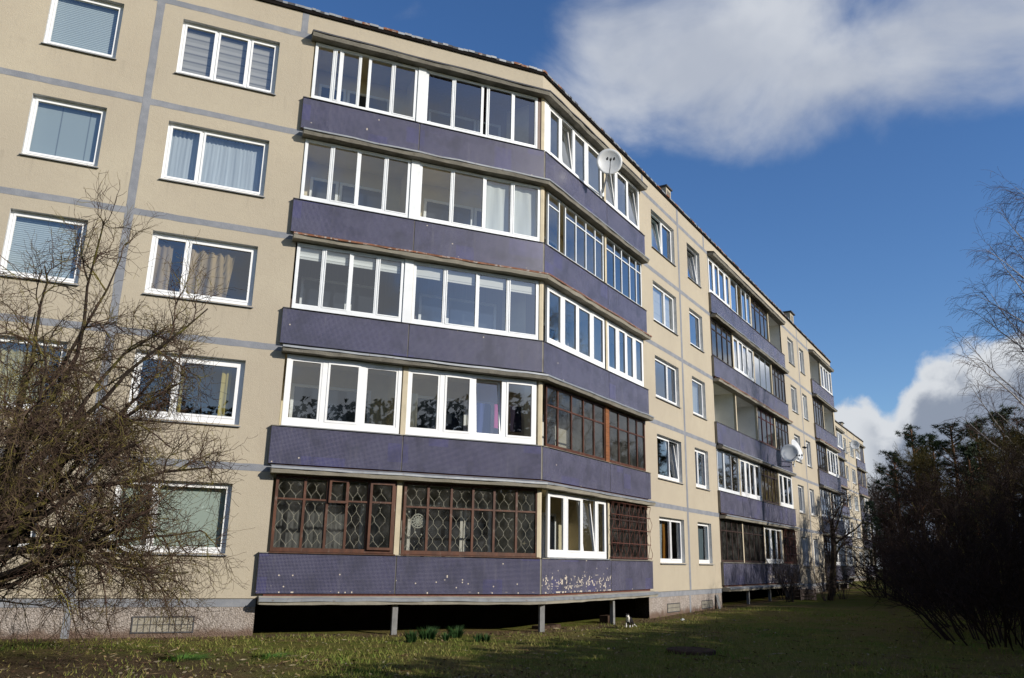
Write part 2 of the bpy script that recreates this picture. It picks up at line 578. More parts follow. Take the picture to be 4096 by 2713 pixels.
def window(T, k, u0, u1, lights, z0=.89, z1=2.33, fw=.065, cover=None, room='room_dark', tilt=(), sill='tin', n_in=-.12, drop=None, extra=None):
    """lights: list of boundaries; cover: material of a blind"""
    zb = (k - 1) * H
    z0 += zb
    z1 += zb
    root = root_of(T)
    mb = MB(T)
    e = .004
    n1, n0 = n_in, n_in - .07
    mb.frame(u0 - e, u1 + e, z0 - e, z1 + e, n0, n1, fw, 0, fw + .02)
    for b in lights[1:-1]:
        mb.box(b - .03, b + .03, n0 + .006, n1 - .006, z0 + fw + .02, z1 - fw)
    cells = []
    for i, (a, b) in enumerate(zip(lights, lights[1:])):
        a2 = a + (fw if i == 0 else .03) - .006
        b2 = b - (fw if i == len(lights) - 2 else .03) + .006
        cells.append((a2, b2))
    pane = MB(T)
    for i, (a, b) in enumerate(cells):
        c, d = z0 + fw + .014, z1 - fw + .006
        if i in tilt:
            continue
        sw = .045
        mb.frame(a, b, c, d, n0 + .012, n1 + .012, sw)
        pane.quad(a + sw - .01, b - sw + .01, c + sw - .01, d - sw + .01, (n0 + n1) / 2 + .01)
    o = mb.build('window', 'white_plastic', root)
    if pane.f:
        pane.build('pane', 'glass', o)
    for i in tilt:
        a, b = cells[i]
        c, d = z0 + fw + .014, z1 - fw + .006
        sh = .115
        sb = MB(T, tf=lambda u, n, z, c=c: (u, n - sh * (z - c), z))
        sb.frame(a, b, c, d, n0 + .012, n1 + .012, .05)
        sb.quad(a + .04, b - .04, c + .04, d - .04, (n0 + n1) / 2, 1)
        sb.build('tilted_sash', ['white_plastic', 'glass'], o)
    sb = MB(T, tf=lambda u, n, z: (u, n, z - max(0, n + .1) * .18))
    sb.box(u0 - .03, u1 + .03, n1 - .02, .055, z0 - .022, z0 - .006)
    sb.build('sill', sill, o)
    if cover:
        cb = MB(T)
        bot = z0 + .03 if drop is None else z1 - (z1 - z0) * drop
        cb.quad(u0 + .02, u1 - .02, bot, z1 - .03, n0 - .05)
        cb.build('blind', cover, o)
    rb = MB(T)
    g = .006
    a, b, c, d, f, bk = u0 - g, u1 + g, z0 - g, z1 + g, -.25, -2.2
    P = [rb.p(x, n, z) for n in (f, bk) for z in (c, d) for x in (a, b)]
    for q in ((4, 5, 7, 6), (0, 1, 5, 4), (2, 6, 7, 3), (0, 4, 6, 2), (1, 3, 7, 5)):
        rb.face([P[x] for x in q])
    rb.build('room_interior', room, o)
    return o


STY = {'alu': ('white_metal', .05, .05, 'glass'), 'pvc': ('white_plastic', .085, .125, 'glass'), 'metal': ('white_metal', .055, .05, 'glass'),
       'wood': ('varnished_wood', .06, .055, 'dusty_glass'), 'dark': ('dark_wood', .06, .06, 'dusty_glass'), 'maroon': ('maroon_wood', .06, .055, 'dusty_glass'), 'less': ('white_metal', .02, .008, 'glass')}


def XB(u):
    return u + float(np.interp(u, (0, 3.5, 6.3, 13.6, 16.5, 20, 23, 25.5, 32, 38), (.22, .25, .29, .37, .41, .46, .50, .50, .60, .60)))


def bwin(T, k, divs, style, opens=(), tilts=(), trans=None, z0=.96, z1=2.57, blind=None, drop=None, cells_blind=None, sashout=(), sill=None, vent=()):
    zb = (k - 1) * H
    if T == 'B':
        divs = [XB(u) for u in divs]
    mat, fw, mw, gm = STY[style]
    root = root_of(T)
    z0 += zb
    z1 += zb
    n0, n1 = -.03, .03
    u0, u1 = divs[0], divs[-1]
    mb = MB(T)
    wb = fw + (.05 if style in ('alu', 'pvc') else .02)
    mb.frame(u0, u1, z0, z1, n0, n1, fw, 0, wb)
    pane = MB(T)
    out = []
    cells = []
    for i, (a, b) in enumerate(zip(divs, divs[1:])):
        cells.append((a + (fw if i == 0 else mw / 2), b - (fw if i == len(divs) - 2 else mw / 2)))
    for b in divs[1:-1]:
        mb.box(b - mw / 2, b + mw / 2, n0 + .004, n1 - .004, z0 + wb, z1 - fw)
    lo, hi = z0 + wb, z1 - fw
    zt = lo + (hi - lo) * trans if trans else None
    panes = [pane]
    for i, (a, b) in enumerate(cells):
        if i in opens or i in tilts or i in sashout:
            if i not in opens:
                out.append((i, a, b))
            if pane.f:
                pane = MB(T)
                panes.append(pane)
            continue
        nn = (n0 + n1) / 2 + R.uniform(-.002, .002)
        if style in ('alu', 'pvc'):
            sw = .028 if style == 'alu' else .05
            dn = .008 if (i % 2) else -.012
            mb.frame(a - .002, b + .002, lo - .002, hi + .002, n0 + .006 + dn, n1 + dn, sw)
            pane.quad(a + sw - .01, b - sw + .01, lo + sw - .01, hi - sw + .01, nn + dn)
        else:
            pane.quad(a - .006, b + .006, lo - .006, hi + .006, nn)
            if zt and i not in vent:
                mb.box(a, b, n0 + .008, n1 - .008, zt - mw * .35, zt + mw * .35)
            elif zt:
                mb.frame(a - .01, b + .03, zt - .05, hi + .02, n1 + .002, n1 + .05, .05)
    o = mb.build('balcony_window', mat, root)
    for pane in panes:
        if pane.f:
            pane.build('pane', gm, o)
    for i, a, b in out:
        sh = .11 if i in tilts else 0
        dn = 0 if i in tilts else .055
        sb = MB(T, tf=lambda u, n, z: (u, n - sh * (z - lo) + dn, z))
        sw = .055
        sb.frame(a - .01, b + .01, lo - .01, hi + .01, n0, n1, sw)
        if zt:
            sb.box(a + sw - .01, b - sw + .01, n0 + .006, n1 - .006, zt - .02, zt + .02)
        sb.quad(a + .03, b - .03, lo + .03, hi - .03, (n0 + n1) / 2 + .003, 1)
        sb.build('tilted_sash' if i in tilts else 'open_sash', [mat, gm], o)
    sl = MB(T, tf=lambda u, n, z: (u, n, z - max(0, n - .02) * .2))
    sl.box(u0 - .03, u1 + .03, n1 - .02, .14, z0 - .012, z0 - .002)
    sl.build('sill', sill or ('tin' if style in ('alu', 'pvc') else 'concrete'), o)
    if blind:
        cb = MB(T)
        for i, (a, b) in enumerate(cells):
            if cells_blind is None or i in cells_blind:
                dd = drop if drop else 1.0
                cb.quad(a + .02, b - .03, hi - (hi - lo) * dd, hi - .02, n0 - .04)
        cb.build('blind', blind, o)
    return o


def wave_grille(o, T, k, cells, z0, z1, n, mat='white_iron', r=.0037, per=.42, pitch=.25):
    mb = MB(T)
    zb = (k - 1) * H
    for a, b in cells:
        w = b - a
        cnt = max(2, int(round(w / pitch * 1.0)) * 2)
        half = w / cnt
        for j in range(cnt):
            ctr = a + half * (j + .5)
            sg = 1 if j % 2 else -1
            pts = []
            for i in range(37):
                z = z0 + (z1 - z0) * i / 36
                ph = 2 * math.pi * (z - z0) / per
                pts.append(Vector(W(T, ctr + sg * half * .56 * math.cos(ph), n + (.006 if j % 2 else 0), z + zb)))
            tube(mb, pts, [r] * 37, 3)
    return mb.build('grille', mat, o)


def bar_grille(o, T, k, u0, u1, z0, z1, n):
    mb = MB(T)
    zb = (k - 1) * H
    z0 += zb
    z1 += zb
    cnt = int((u1 - u0) / .19)
    for i in range(cnt + 1):
        u = u0 + (u1 - u0) * i / cnt
        pts = []
        for j in range(25):
            z = z0 + (z1 - z0) * j / 24
            pts.append(Vector(W(T, u + .055 * math.sin(j * .9 + (i % 2) * math.pi), n + .03 * math.sin(j * .52), z)))
        tube(mb, pts, [.008] * 25, 4)
    for z in (z0 + .02, z0 + (z1 - z0) * .27, z0 + (z1 - z0) * .52, z0 + (z1 - z0) * .77, z1 - .02):
        tube(mb, [Vector(W(T, u0, n, z)), Vector(W(T, u1, n, z))], [.012] * 2, 4)
    for u in (u0, u1):
        for z in (z0 + .02, z1 - .02):
            tube(mb, [Vector(W(T, u, n, z)), Vector(W(T, u, .0, z))], [.012] * 2, 4)
    return mb.build('grille', 'rust_iron', o)


def extrude(mb, path, prof, jit=0.0, mats=None, zj=0.0):
    """path: list of (T, u, corner?)  prof: list of (n, z)"""
    rings = []
    for T, u, corner in path:
        jn = R.uniform(-jit, jit)
        jz = R.uniform(-zj, zj)
        ring = []
        for n, z in prof:
            w = max(0.0, min(1.0, (n - .05) / .2))
            uu = n * TB2 if corner else u
            ring.append(mb.p(uu, n + jn * w, z + jz * w, T))
        rings.append(ring)
    k = len(prof)
    for a, b in zip(rings, rings[1:]):
        for j in range(k):
            j2 = (j + 1) % k
            mb.face((a[j], a[j2], b[j2], b[j]), mats[j] if mats else 0)
    mb.face(rings[0][::-1], 0)
    mb.face(rings[-1], 0)


def path_of(bays, step=.35, ext=.06):
    pts = []
    for i, (T, a, b, mit) in enumerate(bays):
        a2 = a - (ext if i == 0 else 0)
        b2 = b + (ext if i == len(bays) - 1 else 0)
        k = max(2, int((b2 - a2) / step))
        for j in range(k + 1):
            u = a2 + (b2 - a2) * j / k
            first = j == 0 and mit == -1
            last = j == k and mit == 1
            if first:
                continue
            if j == 0 and i > 0:
                continue
            pts.append((T, u, last))
    return pts


LOG = {'beige': ('ceiling_beige', 'ceiling_beige'), 'white': ('ceiling_white', 'ceiling_white'), 'plum': ('plum_board', 'plum_board'),
       'walnut': ('walnut_board', 'walnut_board'), 'yellow': ('ceiling_yellow', 'ceiling_white'), 'grey': ('grey_board', 'grey_board'), 'dark': ('room_dark', 'room_warm')}


def loggia(T, k, a, b, mit, key):
    zb = (k - 1) * H
    side, back = LOG[key]
    root = root_of(T)
    mb = MB(T)
    g = .096
    z0, z1 = zb + .006, zb + H - .118
    nb, nf = -1.19, -.045

    def ua(n):
        return a + g + (-n * TB2 if mit == -1 else 0)

    def ub(n):
        return b - g + (n * TB2 if mit == 1 else 0)
    P = {}
    for n in (nb, nf):
        for z in (z0, z1):
            P[n, z, 0] = mb.p(ua(n), n, z)
            P[n, z, 1] = mb.p(ub(n), n, z)
    mb.face((P[nb, z0, 0], P[nb, z0, 1], P[nb, z1, 1], P[nb, z1, 0]), 1)
    mb.face((P[nb, z0, 0], P[nb, z1, 0], P[nf, z1, 0], P[nf, z0, 0]), 0)
    mb.face((P[nb, z0, 1], P[nf, z0, 1], P[nf, z1, 1], P[nb, z1, 1]), 1)
    mb.face((P[nb, z1, 0], P[nb, z1, 1], P[nf, z1, 1], P[nf, z1, 0]), 1)
    mb.face((P[nb, z0, 0], P[nf, z0, 0], P[nf, z0, 1], P[nb, z0, 1]), 1)
    o = mb.build('loggia', [side, back], root)
    # door and window in the back wall
    wd = b - a
    fb = MB(T)
    pb = MB(T)
    flip = R.random() < .5
    c0 = a + wd * .16
    w1, w2 = wd * .40, .72
    spans = [(c0, c0 + w1, .85, 2.15), (c0 + w1 + .03, c0 + w1 + .03 + w2, .08, 2.15)]
    if flip:
        spans = [(c0 + w2 + .03, c0 + w2 + .03 + w1, .85, 2.15), (c0, c0 + w2, .08, 2.15)]
    for x0, x1, y0, y1 in spans:
        fb.frame(x0, x1, zb + y0, zb + y1, nb + .003, nb + .06, .07)
        pb.quad(x0 + .06, x1 - .06, zb + y0 + .06, zb + y1 - .06, nb + .03)
    f = fb.build('loggia_window', 'white_plastic' if key not in ('plum', 'dark') else 'grey_metal', o)
    pb.build('pane', 'loggia_pane', o)
    return o


# opaque dark panes inside the loggias: the unlit room is put into their colour
m_, nt_, out_ = new_mat('loggia_pane')
principled(nt_, out_, nt_.mix(nt_.smooth(nt_.noise(objco(nt_), .8, 3, .5), .4, .6), (.012, .016, .024), (.04, .045, .055)), .06, .6)

WEAR = {}


def group(bays, keys, top=5, ledge=None, posts=True, fr=None):
    T0 = bays[0][0]
    root = root_of(T0)
    path = path_of(bays, .35, -.03)
    for k in range(0, top + 1):
        z = k * H
        mb = MB(T0)
        thick = .11
        prof = [(-1.24, z - thick), (.25, z - thick), (.285, z - .035), (.28, z + .0), (.16, z + .012), (-1.24, z + .012)]
        if k == 0:
            prof = [(-1.24, z - .13), (.275, z - .115), (.295, z - .04), (.29, z - .005), (.13, z + .05), (-1.24, z + .05)]
        extrude(mb, path, prof, .012, None, .008)
        s = mb.build('balcony_slab', 'pale_concrete' if k in (0, 1, 3) else 'concrete', root)
        # metal drip sheet along the nose
        kind = {0: 'tin', 1: 'tin', 2: 'tin', 3: 'rusty_tin', 4: 'tin', 5: 'dark_tin'}[k]
        mb = MB(T0)
        pr = [(.09, z + .075), (.30, z + .022), (.307, z - .022), (.299, z - .022), (.291, z + .016), (.09, z + .066)]
        if k == 0:
            pr = [(.296, z - .05), (.312, z - .05), (.312, z + .002), (.265, z + .028), (.265, z + .018), (.296, z - .004)]
        if k == 5:
            pr = [(.0, z + .10), (.30, z + .03), (.31, z - .015), (.301, z - .015), (.291, z + .022), (.0, z + .09)]
        extrude(mb, path_of(bays, .5, -.02), pr, .010, None, .010)
        mb.build('drip_edge', kind, s)
        if k < 5:
            mb = MB(T0)
            extrude(mb, path_of(bays, 1.0, -.12), [(.0, z + .02), (.065, z + .02), (.065, z + .105), (.0, z + .105)], .004)
            mb.build('gap_strip', 'rust_iron' if k in (0, 3, 1) else 'dark_tin', s)  # dark strip added in place of the black gap under the panels
    # partitions
    nb = -1.235
    for i, (T, a, b, mit) in enumerate(bays):
        for k in range(1, top + 1):
            zb = (k - 1) * H
            z0, z1 = zb + .02, zb + H - .10
            mb = MB(T)
            if mit == -1:
                mb.box(0, .06, nb, .045, z0, z1, 0, mit=-1)
            elif i == 0:
                mb.box(a + .02, a + .09, nb, -.06, z0, z1)
            else:
                mb.box(a - .06, a + .06, nb, .045, z0, z1)
            if mit == 1:
                mb.build('partition', 'beige_paint', root)
                mb = MB(T)
                mb.box(b - .06, b, nb, .045, z0, z1, 0, mit=1)
            if i == len(bays) - 1:
                mb.build('partition', 'beige_paint', root)
                mb = MB(T)
                mb.box(b - .09, b - .02, nb, -.06, z0, z1)
            mb.build('partition', 'beige_paint', root)
            loggia(T, k, a, b, mit, keys.get((k, i), 'beige'))
            # tiled front panel
            p = MB(T)
            p.cw = WEAR.get((T, k, i), 0.05)
            l = a + (.012 if i else -.035)
            r = b - (.012 if i < len(bays) - 1 else -.035)
            kw = {}
            if mit == 1:
                r = b - .03
            if mit == -1:
                l = a + .03
            p.box(l, r, .02, .105, zb + .105, zb + .915, 1, 0, mit=mit)
            if mit == 1:
                p.box(b - .028, b, .02, .092, zb + .105, zb + .915, 1, mit=1)
            elif mit == -1:
                p.box(a, a + .028, .02, .092, zb + .105, zb + .915, 1, mit=-1)
            if mit != 1 and i < len(bays) - 1:
                p.box(r + .001, r + .022, .02, .09, zb + .105, zb + .915, 1)
            po = p.build('balcony_panel', ['mosaic', 'concrete'], root)
            c = MB(T)
            c.box(l - .01, r + .01, .005, .125, zb + .918, zb + .938, 0, mit=mit)
            c.build('coping', 'dark_tin' if k > 2 else 'concrete', po)
    # crawl space below: back wall, ends, posts
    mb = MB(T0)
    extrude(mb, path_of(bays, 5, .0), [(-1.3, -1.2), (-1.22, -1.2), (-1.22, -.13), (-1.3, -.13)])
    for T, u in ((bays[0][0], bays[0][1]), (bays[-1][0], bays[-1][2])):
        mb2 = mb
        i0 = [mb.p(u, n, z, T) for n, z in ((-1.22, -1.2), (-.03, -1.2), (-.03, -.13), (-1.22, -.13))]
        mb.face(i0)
    mb.build('crawl_space', 'void_dark', root)  # near-black colour stands in for the deep shade under the slab
    if posts:
        for i, (T, a, b, mit) in enumerate(bays[:-1]):
            p = MB(T)
            u = b + (.02 if mit != 1 else 0.05)
            p.box(u - .06, u + .06, .06, .16, -1.0, -.125)
            p.build('support_post', 'post_concrete', root)


def cover_post(T, k, u0, u1, mat='white_metal', n=.06):
    zb = (k - 1) * H
    mb = MB(T)
    mb.box(u0, u1, -.02, n, zb + .955, zb + 2.575)
    mb.build('corner_post', mat, root_of(T))


# ---- openings
A1 = (-12.13, -10.68)
A2 = (-9.40, -7.17)
B1 = (7.80, 10.06)
B2 = (11.45, 12.93)
B3 = (27.30, 28.62)
B4 = (29.98, 32.00 - .9)
G1 = [('A', -6.46, -3.53, 0), ('A', -3.53, 0.0, 1), ('B', 0.0, 3.90, -1), ('B', 3.90, 6.87, 0)]
G2 = [('B', 13.90, 16.80, 0), ('B', 16.80, 20.05, 0), ('B', 20.05, 23.18, 0), ('B', 23.18, 25.92, 0)]
G3 = [('B', 32.5, 35.35, 0), ('B', 35.35, 38.75, 0)]
GC1 = [('C', 60.6, 63.7, 0), ('C', 63.7, 66.7, 0)]
GC2 = [('C', 73.3, 75.9, 0), ('C', 75.9, 78.4, 0)]
for k in range(1, 6):
    WEAR['A', k, 0] = .10
    WEAR['A', k, 1] = .10
    WEAR['B', k, 2] = .12
    WEAR['B', k, 3] = .10
WEAR['A', 1, 0] = .34
WEAR['A', 1, 1] = .42
WEAR['B', 1, 2] = .80
WEAR['A', 5, 0] = .30

OPEN_TOP = 5 * H - .05


def holes_for(cols, groups):
    h = []
    for c0, c1 in cols:
        for k in range(1, 6):
            h.append((c0, c1, (k - 1) * H + .89, (k - 1) * H + 2.33, .25))
    for a, b in groups:
        h.append((a, b, 0.0, OPEN_TOP, .0))
    return h


def zb_(k, z):
    return (k - 1) * H + z


BAND = .075


def facade(T, u0, u1, cols, groups, joints, stubs, plinth_gaps, vents):
    root = root_of(T)
    mb = MB(T)
    wall_grid(mb, [u0, u1], [0.0, ZP], holes_for(cols, groups))
    # painted joints between the panels
    flats = []
    x = u0
    for a, b in sorted(groups):
        flats.append((x, a - .02))
        x = b + .02
    flats.append((x, u1))
    for a, b in flats:
        if b - a < .3:
            continue
        for k in range(1, 6):
            js = sorted(j for j in joints if a < j < b)
            cuts = [a] + [c for j in js for c in (j - .085, j + .085)] + [b]
            for q in range(0, len(cuts), 2):
                strip(mb, cuts[q], cuts[q + 1], k * H - BAND, k * H + BAND, .004, 1)
    for j in joints:
        strip(mb, j - .085, j + .085, 0.01, ZP - .06, .005, 1, 'z')
    for j in stubs:
        strip(mb, j - .08, j + .08, 5 * H + BAND, ZP - .06, .004, 1, 'z')
    mb.build('wall', ['plaster', 'joint_paint', 'reveal_paint'], root)
    xs = [u0] + [c for g in sorted(plinth_gaps) for c in g] + [u1]
    pls = []
    for q in range(0, len(xs), 2):
        a, b = xs[q], xs[q + 1]
        if b - a < .05:
            continue
        mb = MB(T)
        mb.box(a, b, -.5, -.03, -1.4, -.17, 0)
        mb.box(a, b, -.5, -.022, -.168, -.004, 1)
        pls.append((a, b, mb.build('plinth', ['pebble_dash', 'joint_paint'], root)))

    def plinth_at(u):
        return next((o for a, b, o in pls if a <= u <= b), pls[0][2])
    for j in joints:
        if not any(a < j < b for a, b in plinth_gaps):
            mb = MB(T)
            strip(mb, j - .07, j + .07, -.75, -.17, -.025, 0, 'z')
            mb.build('plinth_joint', 'joint_paint', plinth_at(j))
    for a, b, c, d in vents:
        mb = MB(T)
        mb.frame(a, b, c, d, -.03, -.012, .025, 1)
        mb.box(a + .025, b - .025, -.03, -.022, c + .025, d - .025, 0)
        k = max(3, int((b - a) / .11))
        for i in range(1, k):
            x = a + (b - a) * i / k
            mb.box(x - .006, x + .006, -.021, -.014, c + .03, d - .03, 1)
        mb.box(a + .026, b - .026, -.0215, -.0145, (c + d) / 2 - .006, (c + d) / 2 + .006, 1)
        mb.build('cellar_vent', ['pale_concrete', 'dark_tin'], plinth_at(a))


facade('A', -30, 0, [A1, A2, (-16.5, -14.3), (-20.6, -19.1)], [(-6.34, 0)], [-9.92, -17.3, -24], [-6.62], [(-6.46, 0)],
       [(-8.78, -7.62, -.66, -.34), (-12.2, -11.05, -.66, -.34)])
facade('B', 0, 39.13, [B1, B2, B3, B4], [(0, 6.69), (13.97, 25.87), (32.62, 38.70)], [10.47, 29.62], [7.05, 13.5, 32.2], [(0, 6.87), (13.9, 25.92), (32.5, 38.75)],
       [(8.33, 9.46, -.66, -.38), (11.61, 12.77, -.66, -.38), (27.5, 28.6, -.50, -.28), (30.1, 31.3, -.50, -.28)])
CW1 = (67.2, 68.5)
CW2 = (70.3, 72.4)
facade('C', 52, 78.9, [CW1, CW2], [(60.65, 66.65), (73.35, 78.35)], [69.4], [66.9, 73.1], [(60.6, 66.7), (73.3, 78.4)], [])


# shell behind the facades: roof, parapet flashing, rear and end walls
def shell(T_path, root, ends):
    mb = MB('A')
    pts_f = [W(*p) for p in T_path[0]]
    pts_b = [W(*p) for p in T_path[1]]
    for i in range(len(pts_f) - 1):
        a, b, c, d = pts_f[i], pts_f[i + 1], pts_b[i + 1], pts_b[i]
        mb.face([mb.raw((q[0], q[1], ZP - .03)) for q in (a, b, c, d)])
    mb.build('roof', 'dark_tin', root)
    mb = MB('A')
    for i in range(len(pts_b) - 1):
        a, b = pts_b[i], pts_b[i + 1]
        mb.face([mb.raw((a[0], a[1], -1.4)), mb.raw((b[0], b[1], -1.4)), mb.raw((b[0], b[1], ZP)), mb.raw((a[0], a[1], ZP))])
    for f, b in ((pts_f[0], pts_b[0]), (pts_f[-1], pts_b[-1])):
        mb.face([mb.raw((f[0], f[1], -1.4)), mb.raw((b[0], b[1], -1.4)), mb.raw((b[0], b[1], ZP)), mb.raw((f[0], f[1], ZP))])
    mb.build('wall', 'plaster', root)


shell(([('A', -30, 0, 0), ('A', 0, 0, 0), ('B', 39.13, 0, 0)], [('A', -30, -12, 0), ('A', -12 * TB2, -12, 0), ('B', 39.13, -12, 0)]), BLD, 0)
shell(([('C', 52, 0, 0), ('C', 78.9, 0, 0)], [('C', 52, -12, 0), ('C', 78.9, -12, 0)]), FAR, 0)


def roof_edge(segs, root):
    mb = MB(segs[0][0])
    for T, u0, u1, mit in segs:
        u = u0
        while u < u1 - .01:
            w = min(R.uniform(.07, .24), u1 - u)
            r = R.random()
            m = 0 if r < .58 else (1 if r < .78 else 2)
            lift = R.uniform(-.012, .016)
            nn = .055 + R.uniform(-.008, .012)
            last = mit == 1 and u + w > u1 - .02
            first = mit == -1 and u == u0
            mb.T = T
            mb.box(u, u + w - .004, -.28, nn, ZP + .03 + lift, ZP + .09 + lift, m, mit=1 if last else (-1 if first else 0))
            u += w
        mb.box(u0, u1, -.25, .045, ZP - .055, ZP + .025, 3, mit=mit)
    mb.build('roof_edge', ['tin', 'rusty_tin', 'dark_tin', 'void_dark'], root)


roof_edge([('A', -30, 0, 1), ('B', 0, 39.2, -1)], BLD)
roof_edge([('C', 52, 78.95, 0)], FAR)


def roof_vent(T, u, n, w, h, root):
    mb = MB(T)
    mb.box(u - w / 2, u + w / 2, n - w / 2, n + w / 2, ZP - .02, ZP + h, 0)
    mb.box(u - w * .62, u + w * .62, n - w * .62, n + w * .62, ZP + h + .002, ZP + h + .06, 1)
    for i in (-.5, 0, .5):
        mb.box(u + i * w * .5 - .03, u + i * w * .5 + .03, n + w / 2 + .002, n + w / 2 + .01, ZP + h * .45, ZP + h * .85, 1)
    mb.build('roof_vent', ['plaster', 'dark_tin'], root)


roof_vent('B', 10.3, -.5, .5, .80, BLD)
roof_vent('B', 29.5, -.55, .8, .85, BLD)
roof_vent('C', 69.5, -.8, .9, .7, FAR)

# ---- balconies
K1 = {(5, 0): 'beige', (5, 1): 'plum', (4, 0): 'beige', (4, 1): 'beige', (3, 0): 'walnut', (3, 1): 'walnut', (2, 0): 'beige', (2, 1): 'beige', (1, 0): 'grey', (1, 1): 'grey',
      (5, 2): 'white', (5, 3): 'white', (4, 2): 'beige', (4, 3): 'grey', (3, 2): 'white', (3, 3): 'white', (2, 2): 'grey', (2, 3): 'grey', (1, 2): 'beige', (1, 3): 'dark'}
K2 = {(5, 3): 'white', (3, 0): 'yellow', (3, 1): 'white', (2, 2): 'dark', (1, 0): 'dark', (1, 1): 'dark', (1, 3): 'dark', (4, 0): 'grey', (4, 3): 'grey', (3, 2): 'grey', (3, 3): 'grey'}
K3 = {(5, 0): 'white', (4, 1): 'white', (3, 0): 'dark', (1, 0): 'dark'}
group(G1, K1)
group(G2, K2)
group(G3, K3)
group(GC1, {}, posts=False)
group(GC2, {(4, 0): 'dark', (3, 0): 'dark'}, posts=False)

# group 1, wall A
bwin('A', 5, [-6.31, -5.81, -5.64, -5.15, -4.92, -4.29, -3.64], 'alu', opens=(3,), sill='dark_tin')
bwin('A', 5, [-3.41, -2.63, -1.80, -1.66, -.91, -.17], 'alu', opens=(2,))
cover_post('A', 5, -3.63, -3.42)
cover_post('A', 5, -.16, -.05, 'varnished_wood', .02)
bwin('A', 4, [-6.34, -5.67, -5.01, -4.32, -3.69], 'alu')
bwin('A', 4, [-3.45, -2.56, -1.67, -.87, -.06], 'alu')
cover_post('A', 4, -3.68, -3.46)
bwin('A', 3, [-6.30, -5.66, -5.01, -4.36, -3.71], 'alu', blind='white_blind', drop=.21, sill='dark_tin')
bwin('A', 3, [-3.47, -2.64, -1.78, -.93, -.08], 'alu', blind='cream_blind', drop=.22)
cover_post('A', 3, -3.70, -3.48)
bwin('A', 2, [-6.29, -5.42, -4.55, -3.62], 'pvc')
bwin('A', 2, [-3.49, -2.60, -1.80, -.99, -.11], 'pvc', tilts=(2,))
o = bwin('A', 1, [-6.28, -5.65, -5.15, -4.71, -4.23, -3.60], 'wood', trans=.70, sashout=(4,), vent=(2,), sill='varnished_wood')
wave_grille(o, 'A', 1, [(-6.2, -5.71), (-5.6, -5.19), (-5.11, -4.75), (-4.67, -4.28), (-4.18, -3.68)], 1.06, 2.48, -.05)
o = bwin('A', 1, [-3.41, -2.83, -2.26, -1.72, -1.18, -.60, -.03], 'wood', trans=.66, sill='varnished_wood')
wave_grille(o, 'A', 1, [(-2.78, -2.31), (-2.22, -1.76), (-1.68, -1.22), (-1.14, -.66), (-.55, -.1), (-3.33, -2.87)], 1.06, 2.48, -.05)
# group 1, wall B
bwin('B', 5, [.06, .79, 1.57, 2.40, 3.45], 'pvc', tilts=(1,))
cover_post('B', 5, .02, .27, 'white_plastic', .05)
bwin('B', 5, [3.64, 4.50, 5.41, 6.36], 'pvc', tilts=(0, 2))
bwin('B', 4, [.06, .72, 1.08, 1.72, 2.35, 2.96, 3.52], 'metal', opens=(1,), trans=.80)
bwin('B', 4, [3.66, 4.33, 4.86, 5.48, 6.00, 6.42], 'metal', trans=.78)
bwin('B', 3, [.07, .93, 1.80, 2.69, 3.53], 'pvc')
bwin('B', 3, [3.72, 4.45, 5.08, 5.72, 6.42], 'pvc')
bwin('B', 2, [.05, .69, 1.45, 2.15, 2.80, 3.50], 'wood', trans=.68)
cover_post('B', 2, XB(3.505), XB(3.74), 'slat_wood', .05)
bwin('B', 2, [3.75, 4.45, 5.17, 5.80, 6.42], 'wood', trans=.68)
bwin('B', 1, [.18, 1.12, 2.02, 2.88, 3.50], 'pvc', tilts=(2,))
o = bwin('B', 1, [3.66, 4.4, 5.1, 5.8, 6.42], 'dark', trans=.7)
bar_grille(o, 'B', 1, XB(3.66), XB(6.42), .97, 2.56, .14)
# group 2
bwin('B', 5, [13.56, 14.24, 14.9, 15.75, 16.38], 'pvc')
bwin('B', 5, [16.52, 17.5, 18.2, 18.9, 19.55], 'alu', opens=(1,))
bwin('B', 5, [19.7, 20.42, 21.28, 22.0, 22.71], 'dark', trans=.75)
bwin('B', 4, [13.56, 14.3, 15.0, 15.7, 16.38], 'dark', trans=.75)
bwin('B', 4, [16.52, 17.24, 17.89, 18.67, 19.55], 'pvc')
bwin('B', 4, [19.7, 20.7, 21.7, 22.71], 'less', blind='grey_blind')
bwin('B', 4, [22.86, 23.5, 24.15, 24.8, 25.42], 'dark', trans=.75)
bwin('B', 3, [19.7, 20.42, 21.28, 22.0, 22.71], 'maroon', trans=.75)
bwin('B', 3, [22.86, 23.5, 24.15, 24.8, 25.42], 'dark', trans=.75)
bwin('B', 2, [13.56, 14.4, 15.32, 16.38], 'alu')
bwin('B', 2, [16.55, 17.3, 17.93, 18.71, 19.55], 'pvc')
bwin('B', 2, [19.7, 20.3, 20.9, 21.5, 22.1, 22.71], 'dark', trans=.78, blind='olive_blind')
bwin('B', 2, [22.86, 23.6, 24.5, 25.42], 'pvc')
bwin('B', 1, [13.56, 14.3, 15.0, 15.7, 16.38], 'dark', trans=.75)
bwin('B', 1, [16.52, 17.3, 18.0, 18.7, 19.55], 'dark', trans=.75)
bwin('B', 1, [19.7, 20.7, 21.7, 22.71], 'pvc')
o = bwin('B', 1, [22.86, 23.5, 24.15, 24.8, 25.42], 'maroon', trans=.75)
bar_grille(o, 'B', 1, XB(22.86), XB(25.42), .97, 2.56, .14)
